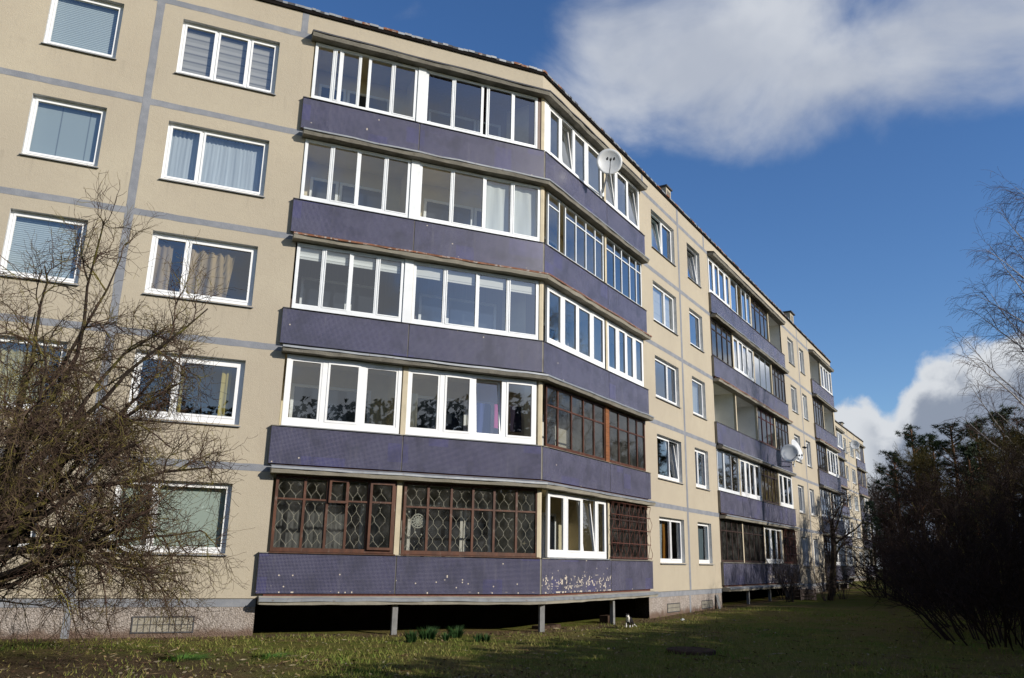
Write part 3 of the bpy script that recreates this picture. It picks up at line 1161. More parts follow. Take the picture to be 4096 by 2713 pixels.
# group 3
bwin('B', 5, [34.95, 35.8, 36.6, 37.4, 38.22], 'pvc')
bwin('B', 4, [32.1, 32.8, 33.5, 34.2, 34.75], 'dark', trans=.75)
bwin('B', 3, [32.1, 32.8, 33.5, 34.2, 34.75], 'dark', trans=.75)
bwin('B', 3, [34.95, 35.8, 36.6, 37.4, 38.22], 'pvc')
bwin('B', 2, [32.1, 32.8, 33.5, 34.2, 34.75], 'alu')
bwin('B', 2, [34.95, 35.8, 36.6, 37.4, 38.22], 'alu')
bwin('B', 1, [32.1, 32.8, 33.5, 34.2, 34.75], 'dark')
bwin('B', 1, [34.95, 35.8, 36.6, 37.4, 38.22], 'pvc')
for k in range(1, 6):
    for j, (T, a, b, mt) in enumerate(GC1 + GC2):
        st = ['pvc', 'alu', 'dark', 'maroon'][(k * 3 + j * 2 + (1 if j > 1 else 0)) % 4]
        if (k, j) in ((5, 1), (5, 2)):
            st = 'pvc'
        if (k, j) in ((4, 2), (4, 3), (5, 3)):
            st = 'maroon'
        bwin('C', k, [a + .1, a + .85, a + 1.6, b - .08], st)

# ---- windows
d3 = lambda c: [c[0], c[0] + .80, c[0] + 1.56, c[1]]
d2 = lambda c, f=.34: [c[0], c[0] + (c[1] - c[0]) * f, c[1]]
d1 = lambda c: [c[0], c[1]]
for k, cv in ((5, 'venetian_blind'), (4, 'vertical_blind'), (3, 'venetian_blind'), (2, None), (1, None)):
    window('A', k, *A1, d1(A1), cover=cv)
window('A', 5, *A2, d3(A2), cover='zebra_blind')
window('A', 4, *A2, d2(A2))
window('A', 3, *A2, d2(A2), fw=.085, room='room_warm')
window('A', 2, *A2, [A2[0], A2[0] + .86, A2[1]], fw=.12)
window('A', 1, *A2, d2(A2), cover='plain_blind')
for c in ((-16.5, -14.3), (-20.6, -19.1)):
    for k in range(1, 6):
        window('A', k, *c, d2(c))
window('B', 5, *B1, d2(B1, .55), tilt=(0,))
window('B', 4, *B1, d2(B1, .58), cover='cream_blind')
window('B', 3, *B1, d2(B1, .6))
window('B', 2, *B1, d2(B1, .6), tilt=(1,))
window('B', 1, *B1, d2(B1, .55), room='room_warm')
window('B', 5, *B2, d1(B2), tilt=(0,))
window('B', 4, *B2, d1(B2))
window('B', 3, *B2, d1(B2))
window('B', 2, *B2, d2(B2, .38), fw=.08)
window('B', 1, *B2, d1(B2))
for k in range(1, 6):
    window('B', k, *B3, d1(B3), cover='cream_blind' if k in (4, 5) else None, drop=.6)
    window('B', k, *B4, d2(B4, .5), cover='white_blind' if k == 4 else None)
    window('C', k, *CW1, d1(CW1))
    window('C', k, *CW2, d2(CW2, .5), cover='white_blind' if k % 2 else None)


# ------------------------------------------------------------------ soft things behind the glass
def curtain(T, u0, u1, z0, z1, n, mat, label, wav=.03, per=.16, slant=0.0, name='curtain', cat='curtain', swag=0.0):
    mb = MB(T)
    k = max(6, int((u1 - u0) / .035))
    rows = 7
    idx = []
    for i in range(k + 1):
        t = i / k
        row = []
        for j in range(rows):
            s = j / (rows - 1)
            u = u0 + (u1 - u0) * t + slant * (1 - s)
            z = z0 + (z1 - z0) * s - swag * math.sin(t * math.pi) * (s ** 2)
            row.append(mb.p(u, n + wav * math.sin(2 * math.pi * (u - u0) / per + 1.3 * math.sin(s * 3 + t * 5)), z))
        idx.append(row)
    for a, b in zip(idx, idx[1:]):
        for j in range(rows - 1):
            mb.face((a[j], b[j], b[j + 1], a[j + 1]))
    o = mb.build(name, mat, None, True)
    tag(o, label, cat)
    return o


def origin_to(o, loc):
    o.data.transform(Matrix.Translation(-Vector(loc)))
    o.location = loc


F = lambda k, z: (k - 1) * H + z
curtain('A', -9.33, -7.24, F(4, .97), F(4, 2.27), -.30, 'sheer_cloth', 'thin white net curtain behind two-light window on fourth floor', .02, .09)
curtain('A', -9.33, -8.95, F(3, .97), F(3, 2.15), -.30, 'tan_cloth', 'narrow tan curtain behind the slim light of the third floor window', .035, .14)
curtain('A', -8.60, -7.62, F(3, .97), F(3, 2.12), -.30, 'tan_cloth', 'wide striped tan curtain bunched behind the third floor window', .05, .2, -.12)
curtain('A', -8.45, -8.38, F(2, .97), F(2, 2.27), -.30, 'yellow_cloth', 'thin yellow curtain strip by the mullion of dark second floor window', .02, .07)
curtain('A', -7.62, -7.42, F(2, .97), F(2, 2.27), -.32, 'yellow_cloth', 'brownish yellow curtain at the right of dark second floor window', .03, .1)
curtain('A', -11.9, -11.0, F(2, .97), F(2, 2.27), -.32, 'yellow_cloth', 'pale yellow curtain behind the window half hidden by the orchard tree', .03, .14)
curtain('A', -1.62, -.93, F(4, 1.05), F(4, 2.48), -.13, 'white_cloth', 'white cloth hung behind third pane of fourth floor balcony glazing', .012, .3, .0, 'curtain', 'curtain', .03)
curtain('A', -.82, -.15, F(4, 1.05), F(4, 2.49), -.12, 'white_cloth', 'white cloth hung behind last pane of fourth floor balcony, next to corner', .012, .34, .0, 'curtain', 'curtain', .02)
curtain('A', -3.38, -3.0, F(2, .3), F(2, 2.1), -.7, 'white_cloth', 'white lace curtain inside second floor balcony beside the beige pillar', .03, .12)
curtain('A', -6.1, -4.4, F(1, .3), F(1, 2.0), -1.0, 'dim_cloth', 'grey net curtain deep inside brown framed ground floor balcony', .03, .11)
curtain('B', 7.95, 8.75, F(1, .97), F(1, 2.25), -.32, 'sheer_cloth', 'patterned net curtain in ground floor window beside the grated balcony', .02, .1)
curtain('B', 8.78, 9.1, F(1, .97), F(1, 2.25), -.31, 'orange_cloth', 'orange curtain beside net curtain in ground floor window', .03, .12)
curtain('B', 11.5, 12.85, F(1, .97), F(1, 2.25), -.31, 'lightblue_cloth', 'light blue curtain filling narrow ground floor window', .02, .1)
curtain('B', 7.9, 9.0, F(5, .97), F(5, 2.1), -.42, 'teal_reflection', 'teal sheet added for the reflection in tilted top floor window', .02, .12)  # added sheet: the pane's teal reflection is put into its colour
curtain('B', 12.2, 12.85, F(3, .97), F(3, 2.25), -.31, 'sheer_cloth', 'white net curtain at the edge of narrow third floor window', .02, .1)
curtain('A', -1.10, -.72, F(2, 1.35), F(2, 1.95), -.35, 'pink_cloth', 'pink garment drying behind second floor balcony glazing', .03, .2, 0, 'laundry', 'laundry')
curtain('A', -.66, -.35, F(2, 1.3), F(2, 1.95), -.36, 'dark_cloth', 'dark plum garment drying next to pink one on second floor balcony', .03, .22, 0, 'laundry', 'laundry')
curtain('A', -1.75, -1.2, F(2, 1.1), F(2, 1.95), -.37, 'blue_cloth', 'blue garment drying behind tilted sash of second floor balcony', .03, .2, 0, 'laundry', 'laundry')
curtain('B', .9, 1.35, F(1, .97), F(1, 2.1), -.8, 'yellow_cloth', 'yellow towel hanging inside white glazed ground floor balcony', .02, .2, 0, 'towel', 'towel')

# crochet snowflake on the pane
mb = MB('A')
ctr = (-3.03, -.06, 1.70)
for rr in (.155, .10, .05):
    pts = [Vector(W('A', ctr[0] + rr * math.cos(t * math.pi / 12), ctr[1], ctr[2] + rr * math.sin(t * math.pi / 12))) for t in range(25)]
    tube(mb, pts, [.012] * 25, 4)
for t in range(12):
    a = t * math.pi / 6
    tube(mb, [Vector(W('A', ctr[0], ctr[1], ctr[2])), Vector(W('A', ctr[0] + .15 * math.cos(a), ctr[1], ctr[2] + .15 * math.sin(a)))], [.011, .011], 4)
o = mb.build('window_ornament', 'white_cloth')
tag(o, 'round white crochet snowflake hanging behind brown ground floor balcony pane', 'ornament')
for i, (du, dz) in enumerate(((-.22, .2), (-.12, .28), (.1, .26), (.2, .12), (.18, -.05), (.1, -.3), (-.05, -.25), (.14, -.38), (-.2, -.02))):
    mb = MB('A')
    for j in range(6):
        pass
    tube(mb, [Vector(W('A', ctr[0] + du, -.07, ctr[2] + dz)), Vector(W('A', ctr[0] + du, -.058, ctr[2] + dz))], [.018, .018], 7, 0, True)
    o = mb.build('pompom', 'white_cloth')
    tag(o, 'tiny white dot hanging around the crochet snowflake in brown balcony pane', 'ornament', 'white dots around the snowflake')


# ------------------------------------------------------------------ satellite dishes
def dish(center, face, rad, mount, label, side=0.0):
    c = Vector(center)
    f = Vector(face).normalized()
    x = f.cross(Vector((0, 0, 1))).normalized()
    y = x.cross(f).normalized()
    root = empty('satellite_dish', mount, label, 'satellite dish')
    mb = MB()
    rings = []
    N = 32
    dep = rad * .22
    for i in range(7):
        r = rad * i / 6
        h = dep * (i / 6) ** 2 - dep
        if i == 0:
            rings.append([mb.raw(c + f * h)])
        else:
            rings.append([mb.raw(c + (x * math.cos(2 * math.pi * j / N) + y * math.sin(2 * math.pi * j / N) * 1.06) * r + f * h) for j in range(N)])
    for j in range(N):
        mb.face((rings[0][0], rings[1][j], rings[1][(j + 1) % N]))
    for a, b in zip(rings[1:], rings[2:]):
        for j in range(N):
            mb.face((a[j], b[j], b[(j + 1) % N], a[(j + 1) % N]))
    o = mb.build('reflector', 'dish_metal', root, True)
    sm = o.modifiers.new('thickness', 'SOLIDIFY')
    sm.thickness = .012
    # feed arm with three receivers
    mb = MB()
    tip = c + f * rad * (.75 - .35 * side) - y * rad * (.12 + .35 * side) - x * rad * 1.0 * side
    tube(mb, [c - y * rad * .98 - f * dep * .1, (c - y * rad * .6 + f * rad * .45).lerp(tip, side * .7), tip - f * .03], [.014] * 3, 5, 0, True)
    mb.build('feed_arm', 'grey_metal', root)
    for s in (-1, 0, 1):
        mb = MB()
        q = tip + x * s * rad * .26 + y * abs(s) * .02
        tube(mb, [q - f * .05, q - f * .01, q + f * .05, q + f * .09], [.032, .036, .026, .022], 8, 0, True)
        mb.build('receiver', 'black_plastic', root)
    mb = MB()
    m = Vector(mount)
    bk = c - f * dep * 1.1
    tube(mb, [m, m.lerp(bk, .55) + Vector((0, 0, -.04)), bk - y * .12 - f * .05, bk], [.024] * 4, 6, 0, True)
    tube(mb, [m - Vector((0, 0, .12)), m + Vector((0, 0, .12))], [.05, .05], 6, 0, True)
    mb.build('mount', 'grey_metal', root)
    adopt(root)
    return root


def wp(T, u, n, z):
    return Vector(W(T, u, n, z))


c1 = wp('B', 2.35, .93, 12.28)
fc = (CAM + Vector((3.0, 0, 9)) - c1)
dish(c1, fc, .38, wp('B', 3.57, .12, 11.95), 'white satellite dish with three receivers at the top floor balcony')
c2 = wp('B', 21.2, 1.12, 5.9)
dish(c2, CAM + Vector((2.0, 0, 14)) - c2, .41, wp('B', 25.9, .02, 5.75), 'large grey satellite dish on arm over second floor balcony', 1.0)
c3 = wp('B', 23.3, 1.0, 6.32)
dish(c3, Vector((.40, -.88, .3)), .5, wp('B', 26.7, .02, 6.0), 'bright white satellite dish partly hidden behind the large grey one')
c4 = wp('C', 65.4, 1.3, 12.1)
dish(c4, CAM + Vector((6, 0, 20)) - c4, .42, wp('C', 66.9, .02, 12.0), 'tiny satellite dish facing the viewer on the distant block')
c5 = wp('C', 67.0, 1.2, 11.9)
dish(c5, Vector((.75, -.6, .4)), .5, wp('C', 68.8, .02, 11.8), 'tiny satellite dish turned away on the distant block')

# ------------------------------------------------------------------ ground
GX = sorted(set([round(x, 3) for x in list(np.linspace(-400, -40, 10)) + list(np.linspace(-40, 60, 126)) + list(np.linspace(60, 500, 12))]))
GY = sorted(set([round(x, 3) for x in list(np.linspace(-400, -30, 10)) + list(np.linspace(-30, 60, 121)) + list(np.linspace(60, 500, 12))]))
mb = MB()
bare = []
wallB = lambda x, y: x * nB[0] + y * nB[1]
idx = {}
for j, y in enumerate(GY):
    for i, x in enumerate(GX):
        z = ground_z(x, y) + .035 * mnoise.noise(Vector((x * .6, y * .6, 0))) + .02 * mnoise.noise(Vector((x * 2.1, y * 2.1, 3)))
        idx[i, j] = mb.raw((x, y, z))
        d = max(-y, wallB(x, y)) if x < 4 else wallB(x, y)
        d = max(-y if x < 1 else -99, wallB(x, y) if x > -2 else -99)
        b = max(0, 1 - abs(d - .1) / .9) if -2 < d else .3
        # worn path across the shaded lawn
        pd = abs(wallB(x, y) - 6.6 - 1.2 * math.sin(x * .25))
        b = max(b, .62 * max(0, 1 - pd / 1.0) if x > -3 else 0)
        bare.append(b)
for j in range(len(GY) - 1):
    for i in range(len(GX) - 1):
        mb.face((idx[i, j], idx[i + 1, j], idx[i + 1, j + 1], idx[i, j + 1]))
g = mb.build('ground', 'lawn', None, True)
at = g.data.attributes.new('bare', 'FLOAT', 'POINT')
at.data.foreach_set('value', bare)
g['kind'] = 'structure'

# grass blades where the lawn is near enough to show them
rng = np.random.default_rng(5)
NB = 95000
yaw = 0.39414
az = yaw + rng.uniform(-.62, .62, NB)
dist = 10.0 + 24 * rng.random(NB) ** 1.5
px = CAM.x + np.sin(az) * dist
py = CAM.y + np.cos(az) * dist
keep = (py < .9) | (px > 0)
dB = px * nB[0] + py * nB[1]
keep &= ~((px > 0) & (dB < -.1)) & ~((px <= 0) & (py > -.12))
pat = np.array([mnoise.noise(Vector((x * .45, y * .45, 7))) + .6 * mnoise.noise(Vector((x * 1.9, y * 1.9, 2))) for x, y in zip(px, py)])
keep &= (pat + rng.uniform(-.5, .5, NB)) > -.18
keep &= ~((np.hypot(px + 9.5, py + 5.2) < 3.2) & (rng.random(NB) < .75))
px, py, pat = px[keep], py[keep], pat[keep]
n = len(px)
a = rng.uniform(0, 2 * math.pi, n)
hgt = rng.uniform(.03, .085, n) * (1 + .5 * np.clip(pat, 0, 1))
wd = rng.uniform(.006, .013, n)
ln = rng.uniform(-.06, .06, (n, 2))
gz = np.array([ground_z(x, y) + .035 * mnoise.noise(Vector((x * .6, y * .6, 0))) for x, y in zip(px, py)]) - .01
vs = np.zeros((n, 3, 3))
vs[:, 0] = np.stack([px - np.cos(a) * wd, py - np.sin(a) * wd, gz], 1)
vs[:, 1] = np.stack([px + np.cos(a) * wd, py + np.sin(a) * wd, gz], 1)
vs[:, 2] = np.stack([px + ln[:, 0], py + ln[:, 1], gz + hgt], 1)
me = bpy.data.meshes.new('grass')
me.vertices.add(n * 3)
me.vertices.foreach_set('co', vs.reshape(-1))
me.loops.add(n * 3)
me.loops.foreach_set('vertex_index', np.arange(n * 3, dtype=np.int32))
me.polygons.add(n)
me.polygons.foreach_set('loop_start', np.arange(0, n * 3, 3, dtype=np.int32))
me.polygons.foreach_set('loop_total', np.full(n, 3, dtype=np.int32))
at = me.attributes.new('tone', 'FLOAT', 'POINT')
tone = np.clip(.42 + .5 * pat + rng.uniform(-.3, .3, n), 0, 1)
at.data.foreach_set('value', np.repeat(tone, 3))
me.update()
me.validate()
me.materials.append(MATS['grass_blade'])
go = bpy.data.objects.new('grass', me)
COL.objects.link(go)
go['kind'] = 'stuff'


# ------------------------------------------------------------------ bare trees and shrubs
def wander(p, d, L, seg, wob, up, rr):
    pts = [p.copy()]
    st = L / seg
    for i in range(seg):
        d = (d + Vector((rr.gauss(0, wob), rr.gauss(0, wob), rr.gauss(0, wob) + up))).normalized()
        p = p + d * st
        pts.append(p.copy())
    return pts, d


def side_dir(d, ang, rr):
    x = d.orthogonal().normalized()
    y = d.cross(x)
    t = rr.uniform(0, 2 * math.pi)
    return (d * math.cos(ang) + (x * math.cos(t) + y * math.sin(t)) * math.sin(ang)).normalized()


def grow(tr, tw, p, d, L, r, lvl, spec, rr, floor=-.74):
    s = spec[lvl]
    seg = s['seg']
    pts, _ = wander(p, d, L, seg, s['wob'], s['up'], rr)
    if any(q.z < floor + .1 for q in pts[1:]):
        if lvl > 1 and p.z < floor + .35:
            return
        pts = [q if q.z > floor + .1 else Vector((q.x, q.y, floor + .1 + (floor + .1 - q.z) * .6)) for q in pts[:1]] + [q if q.z > floor + .1 else Vector((q.x, q.y, floor + .1 + (floor + .1 - q.z) * .6)) for q in pts[1:]]
    taper = s.get('taper', .75)
    rad = [max(r * (1 - taper * i / seg), s.get('rmin', .0025)) for i in range(seg + 1)]
    tube(tr if s.get('trunk') else tw, pts, rad, s['sides'])
    if lvl + 1 < len(spec):
        c = spec[lvl + 1]
        cnt = max(1, int(s['kids'] * rr.uniform(.8, 1.2)))
        for q in range(cnt):
            t = s['from'] + (1 - s['from']) * (q + rr.random()) / cnt
            f = t * seg
            i = min(int(f), seg - 1)
            pp = pts[i].lerp(pts[i + 1], f - i)
            dd = (pts[i + 1] - pts[i])
            if dd.length < 1e-6:
                continue
            dd.normalize()
            r2 = min(rad[i] * .75, c['r'] * rr.uniform(.7, 1.2))
            grow(tr, tw, pp, side_dir(dd, RAD(rr.uniform(*s['ang'])), rr), c['L'] * rr.uniform(.55, 1.25) * (1 - .35 * t), r2, lvl + 1, spec, rr, floor)


def make_tree(name, loc, label, cat, spec, trunkL, trunkR, lean, seed, mats, group=None, limbs=None, scale=1.0):
    rr = random.Random(seed)
    root = empty(name, loc, label, cat, group)
    tr, tw = MB(), MB()
    p = Vector((0, 0, -.12))
    grow(tr, tw, p, Vector(lean).normalized(), trunkL, trunkR, 0, spec, rr, 0.0)
    tr.build('trunk', mats[0], root)
    tw.build('crown', mats[1], root)
    root.scale = (scale,) * 3
    return root


def copy_tree(root, loc, rz, sc, label=None):
    c = root.copy()
    COL.objects.link(c)
    c.location = loc
    c.rotation_euler = (0, 0, rz)
    c.scale = (sc,) * 3
    if label:
        c['label'] = label
    for ch in list(root.children):
        k = ch.copy()
        COL.objects.link(k)
        k.parent = c
    return c


# the old orchard tree on the left
def orchard():
    rr = random.Random(21)
    base = Vector((-10.75, -4.75, ground_z(-10, -5)))
    root = empty('orchard_tree', base, 'wide bare orchard tree with lichen-yellow twigs in front of left windows', 'tree')
    tr, tw = MB(), MB()
    spec = [None,
            dict(seg=8, wob=.14, up=-.016, sides=6, kids=9, ang=(28, 80), r=.06, L=3.6, trunk=True, taper=.8, **{'from': .2}),
            dict(seg=7, wob=.20, up=-.055, sides=4, kids=10, ang=(25, 80), r=.019, L=1.45, taper=.75, **{'from': .12}),
            dict(seg=6, wob=.24, up=.01, sides=3, kids=7, ang=(25, 80), r=.0095, L=.85, taper=.65, **{'from': .1}),
            dict(seg=5, wob=.28, up=.02, sides=3, kids=0, ang=(20, 60), r=.0055, L=.46, taper=.5, rmin=.0026, **{'from': .1})]
    trunk, d = wander(Vector((0, 0, -.15)), Vector((.05, .02, 1)), 2.5, 5, .06, 0, rr)
    tube(tr, trunk, [.15, .13, .12, .11, .10, .09], 8)
    n = 21
    els = [74, 30, 56, 20, 66, 8, 44, 24, 60, 82, 14, 50, 72, 2, 32, 58, 88, 16, 46, 10, 26, -6, 38, 4, 68, -10, 20]
    for i in range(n):
        a = 2.399 * i + rr.uniform(-.3, .3)
        el = RAD(els[i])
        d = Vector((math.cos(a) * math.cos(el), math.sin(a) * math.cos(el) * .7, math.sin(el)))
        t = rr.uniform(.4, 1)
        p = trunk[int(t * 4)].lerp(trunk[int(t * 4) + 1], .5)
        L = rr.uniform(2.5, 3.2) if el < RAD(55) else rr.uniform(3.2, 4.1)
        grow(tr, tw, p, d, L, rr.uniform(.040, .066), 1, spec, rr, .0)
    # long boughs that reach right along the facade, some drooping
    for d, L, z in (((1, .10, .40), 3.3, 2.0), ((1, -.05, .75), 3.6, 2.3), ((1, .2, .22), 3.4, 1.9), ((.8, .1, 1.05), 3.7, 2.3), ((1, .25, .02), 3.5, 1.7), ((.45, .1, 1), 4.2, 2.3), ((1, -.2, -.06), 3.2, 1.6), ((.15, .05, 1), 4.5, 2.4), ((.75, .1, .3), 2.2, 1.4), ((.3, .05, 1), 4.3, 2.3), ((-.1, .1, 1), 4.3, 2.3), ((.9, -.15, .55), 3.5, 2.1)):
        grow(tr, tw, Vector((.1, .05, z)), Vector(d).normalized(), L, .058, 1, spec, rr, .0)
    tr.build('trunk', 'bark', root)
    tw.build('crown', 'twig_bark', root)
    root.scale = (.92, .80, 1.0)
    return root


orchard()

SP_SMALL = [dict(seg=6, wob=.09, up=.0, sides=7, kids=8, ang=(30, 65), r=.12, L=3, trunk=True, taper=.5, **{'from': .45}),
            dict(seg=7, wob=.16, up=.03, sides=5, kids=9, ang=(30, 70), r=.055, L=3.0, trunk=True, taper=.8, **{'from': .2}),
            dict(seg=6, wob=.2, up=.02, sides=3, kids=8, ang=(25, 70), r=.022, L=1.3, taper=.7, **{'from': .15}),
            dict(seg=5, wob=.22, up=.02, sides=3, kids=0, ang=(20, 60), r=.011, L=.6, taper=.6, rmin=.005, **{'from': .1})]
make_tree('bare_tree', (19.3, 10.95, ground_z(19, 11)), 'small leaning bare tree standing before the far balconies', 'tree', SP_SMALL, 3.6, .17, (.28, -.05, 1), 5, ('bark', 'grey_twig'))

SP_SHRUB = [dict(seg=7, wob=.13, up=.03, sides=4, kids=9, ang=(18, 50), r=.02, L=1.6, trunk=True, taper=.8, **{'from': .25}),
            dict(seg=6, wob=.18, up=.04, sides=3, kids=7, ang=(20, 55), r=.011, L=.9, taper=.7, **{'from': .15}),
            dict(seg=4, wob=.2, up=.03, sides=3, kids=0, ang=(20, 50), r=.006, L=.45, taper=.5, rmin=.003, **{'from': .1})]


def make_shrub(name, loc, label, stems, hgt, spread, seed, mats, r=.02, cat='shrub', group=None, spec=SP_SHRUB, base=.35, bias=(0, 0)):
    rr = random.Random(seed)
    root = empty(name, loc, label, cat, group)
    tr, tw = MB(), MB()
    for i in range(stems):
        a = rr.uniform(0, 2 * math.pi)
        sp = spread * math.sqrt(rr.random())
        d = Vector((math.cos(a) * sp + bias[0], math.sin(a) * sp + bias[1], 1)).normalized()
        p = Vector((math.cos(a) * sp * base + rr.gauss(0, .12), math.sin(a) * sp * base + rr.gauss(0, .12), .0))
        grow(tr, tw, p, d, hgt * rr.uniform(.65, 1.1), r * rr.uniform(.7, 1.3), 0, spec, rr, .0)
    tr.build('stem', mats[0], root)
    tw.build('crown', mats[1], root)
    return root


def at_g(x, y):
    return (x, y, ground_z(x, y))


SP_BIG = [dict(seg=8, wob=.12, up=-.01, sides=4, kids=10, ang=(18, 55), r=.022, L=2, trunk=True, taper=.75, **{'from': .15}),
          dict(seg=6, wob=.15, up=.03, sides=3, kids=8, ang=(20, 50), r=.011, L=1.1, taper=.7, **{'from': .1}),
          dict(seg=4, wob=.2, up=.02, sides=3, kids=0, ang=(20, 50), r=.006, L=.55, taper=.5, rmin=.0035, **{'from': .1})]
make_shrub('bare_shrub', at_g(9.2, -5.2), 'large dark thicket of arching bare stems at the right edge of lawn', 46, 3.2, 1.0, 3, ('reddish_twig', 'reddish_twig'), .020, spec=SP_BIG, base=1.5)
make_shrub('bare_shrub', at_g(12.6, -2.4), 'dark twiggy shrub behind the large thicket, nearer the trees', 40, 3.3, 1.0, 4, ('reddish_twig', 'reddish_twig'), .020, spec=SP_BIG, base=1.5)
sh3 = make_shrub('bare_shrub', at_g(16.6, 10.3), 'thin upright shrub before the right end of second balcony row', 11, 2.0, .45, 8, ('grey_twig', 'grey_twig'), .018)
s4 = copy_tree(sh3, at_g(17.9, 12.2), 1.9, .85, 'thin shrub beside the wooden box close to the wall')
s5 = copy_tree(sh3, at_g(20.6, 11.6), 3.7, .8, 'low shrub close behind the small leaning tree')
s6 = copy_tree(sh3, at_g(18.6, 10.4), 5.0, .75, 'low shrub at the foot of small leaning tree')
mid = make_shrub('bare_shrub', at_g(24.0, 12.0), 'reddish bare shrub right of the leaning tree at the far lawn edge', 30, 3.2, .9, 9, ('reddish_twig', 'reddish_twig'), .020, spec=SP_BIG, base=1.0)
copy_tree(mid, at_g(27.5, 12.6), 2.1, 1.1, 'reddish bare shrub farthest along the lawn below the distant block')
copy_tree(mid, at_g(21.5, 7.4), 4.0, 1.0, 'dark bare shrub between the leaning tree and the woods')

# trees of the wood edge
SP_TALL = [dict(seg=9, wob=.05, up=.02, sides=6, kids=24, ang=(25, 60), r=.2, L=9, trunk=True, taper=.85, **{'from': .12}),
           dict(seg=7, wob=.12, up=.05, sides=4, kids=11, ang=(25, 60), r=.07, L=3.6, trunk=True, taper=.8, **{'from': .15}),
           dict(seg=5, wob=.18, up=.04, sides=3, kids=8, ang=(25, 60), r=.028, L=1.7, taper=.7, **{'from': .1}),
           dict(seg=4, wob=.2, up=.02, sides=3, kids=0, ang=(20, 50), r=.015, L=.8, taper=.5, rmin=.007, **{'from': .1})]


def uvn(u, n):
    x, y, _ = W('B', u, n, 0)
    return x, y


# height of the tree line above the horizon, by bearing
LINE = ((44, 46, 46.7, 47.7, 48.4, 49.1, 50, 51.1, 52.5, 53.7, 55.2, 58), (6.0, 6.7, 7.5, 7.2, 8.0, 8.9, 8.2, 9.1, 9.1, 9.7, 9.2, 9.4))


def polar(az, d):
    return at_g(CAM.x + d * math.sin(RAD(az)), CAM.y + d * math.cos(RAD(az)))


def proto_h(root):
    return max(v.co.z for ch in root.children for v in ch.data.vertices)


def set_tree(root, az, d, f, h, rz=None):
    loc = polar(az, d)
    zt = CAM.z + d * math.tan(RAD(float(np.interp(az, *LINE)))) * f
    root.location = loc
    root.scale = ((zt - loc[2]) / h,) * 3
    if rz is not None:
        root.rotation_euler = (0, 0, rz)
    return root


t1 = make_tree('bare_tree', (0, 0, 0), 'tall leafless tree with olive lichen twigs at the wood edge', 'tree', SP_TALL, 9.5, .20, (.03, 0, 1), 31, ('bark', 'olive_twig'), 'leafless olive trees at the wood edge')
t2 = make_tree('bare_tree', (0, 0, 0), 'leafless tree with brown twigs at the wood edge', 'tree', SP_TALL, 8.5, .18, (-.04, .03, 1), 32, ('bark', 'reddish_twig'), 'leafless brown trees at the wood edge')
t1h, t2h = proto_h(t1), proto_h(t2)
first = {0: True, 1: True}
for i, (az, d, f, src) in enumerate(((52.2, 44, .93, 0), (47.3, 42, .66, 1), (48.2, 36, .72, 1), (49.4, 40, .70, 1), (50.4, 33, .78, 1), (50.9, 47, .88, 0), (51.6, 36, .80, 1), (53.0, 34, .90, 0), (53.9, 44, .95, 0), (54.6, 32, .84, 1), (55.6, 38, 1.0, 0), (56.6, 30, .9, 1), (52.8, 27, .66, 1), (54.9, 25, .7, 1), (48.9, 52, .82, 1), (47.0, 62, .72, 1), (49.9, 56, .92, 0), (51.2, 28, .62, 1))):
    o = (t1, t2)[src]
    if not first[src]:
        o = copy_tree(o, (0, 0, 0), 0, 1)
    first[src] = False
    set_tree(o, az, d, f, (t1h, t2h)[src], R.uniform(0, 6.3))
t3 = make_tree('bare_tree', (0, 0, 0), 'distant pale leafless tree beyond the farther block', 'tree', SP_TALL, 10, .2, (.02, .02, 1), 33, ('grey_twig', 'grey_twig'), 'pale leafless trees beyond the farther block')
t3h = proto_h(t3)
for i, (az, d, f) in enumerate(((45.6, 104, 1.04), (46.1, 118, .98), (46.6, 100, .96), (47.2, 112, .86), (44.9, 125, 1.22))):
    set_tree(t3 if i == 0 else copy_tree(t3, (0, 0, 0), 0, 1), az, d, f, t3h, R.uniform(0, 6.3))


# pines
def make_pine(loc, label, seed, hgt=15, group=None):
    rr = random.Random(seed)
    root = empty('pine_tree', loc, label, 'tree', group)
    tr, cr = MB(), MB()
    pts, _ = wander(Vector((0, 0, -.2)), Vector((rr.gauss(0, .02), rr.gauss(0, .02), 1)), hgt, 8, .02, .02, rr)
    tube(tr, pts, [.2 * (1 - .8 * i / 8) + .02 for i in range(9)], 7)
    nb = 40
    for i in range(nb):
        t = .34 + .66 * (i + rr.random()) / nb
        f = t * 8
        j = min(int(f), 7)
        p = pts[j].lerp(pts[j + 1], f - j)
        L = (3.3 * (1 - t) ** .42 + .25) * rr.choice((.4, .7, .9, 1.0, 1.2)) * rr.uniform(.85, 1.1)
        a = rr.uniform(0, 6.283)
        d = Vector((math.cos(a), math.sin(a), rr.uniform(-.05, .45) + .5 * t)).normalized()
        bp, _ = wander(p, d, L, 4, .1, .03, rr)
        tube(tr, bp, [.05, .04, .03, .02, .01], 4)
        ncl = int(5 + L * 5)
        for c in range(ncl):
            s = .25 + .75 * rr.random()
            ff = s * 4
            q = min(int(ff), 3)
            ctr = bp[q].lerp(bp[q + 1], ff - q) + Vector((rr.gauss(0, .22), rr.gauss(0, .22), rr.gauss(.06, .11)))
            for k in range(23):
                dd = Vector((rr.gauss(0, 1), rr.gauss(0, 1), rr.gauss(.35, .7))).normalized()
                l = rr.uniform(.18, .38)
                w = dd.orthogonal().normalized() * rr.uniform(.012, .026)
                b0 = ctr + dd * .03
                cr.face((cr.raw(b0 - w), cr.raw(b0 + w), cr.raw(b0 + dd * l)))
    tr.build('trunk', 'pine_bark', root)
    cr.build('crown', 'pine_needles', root)
    return root


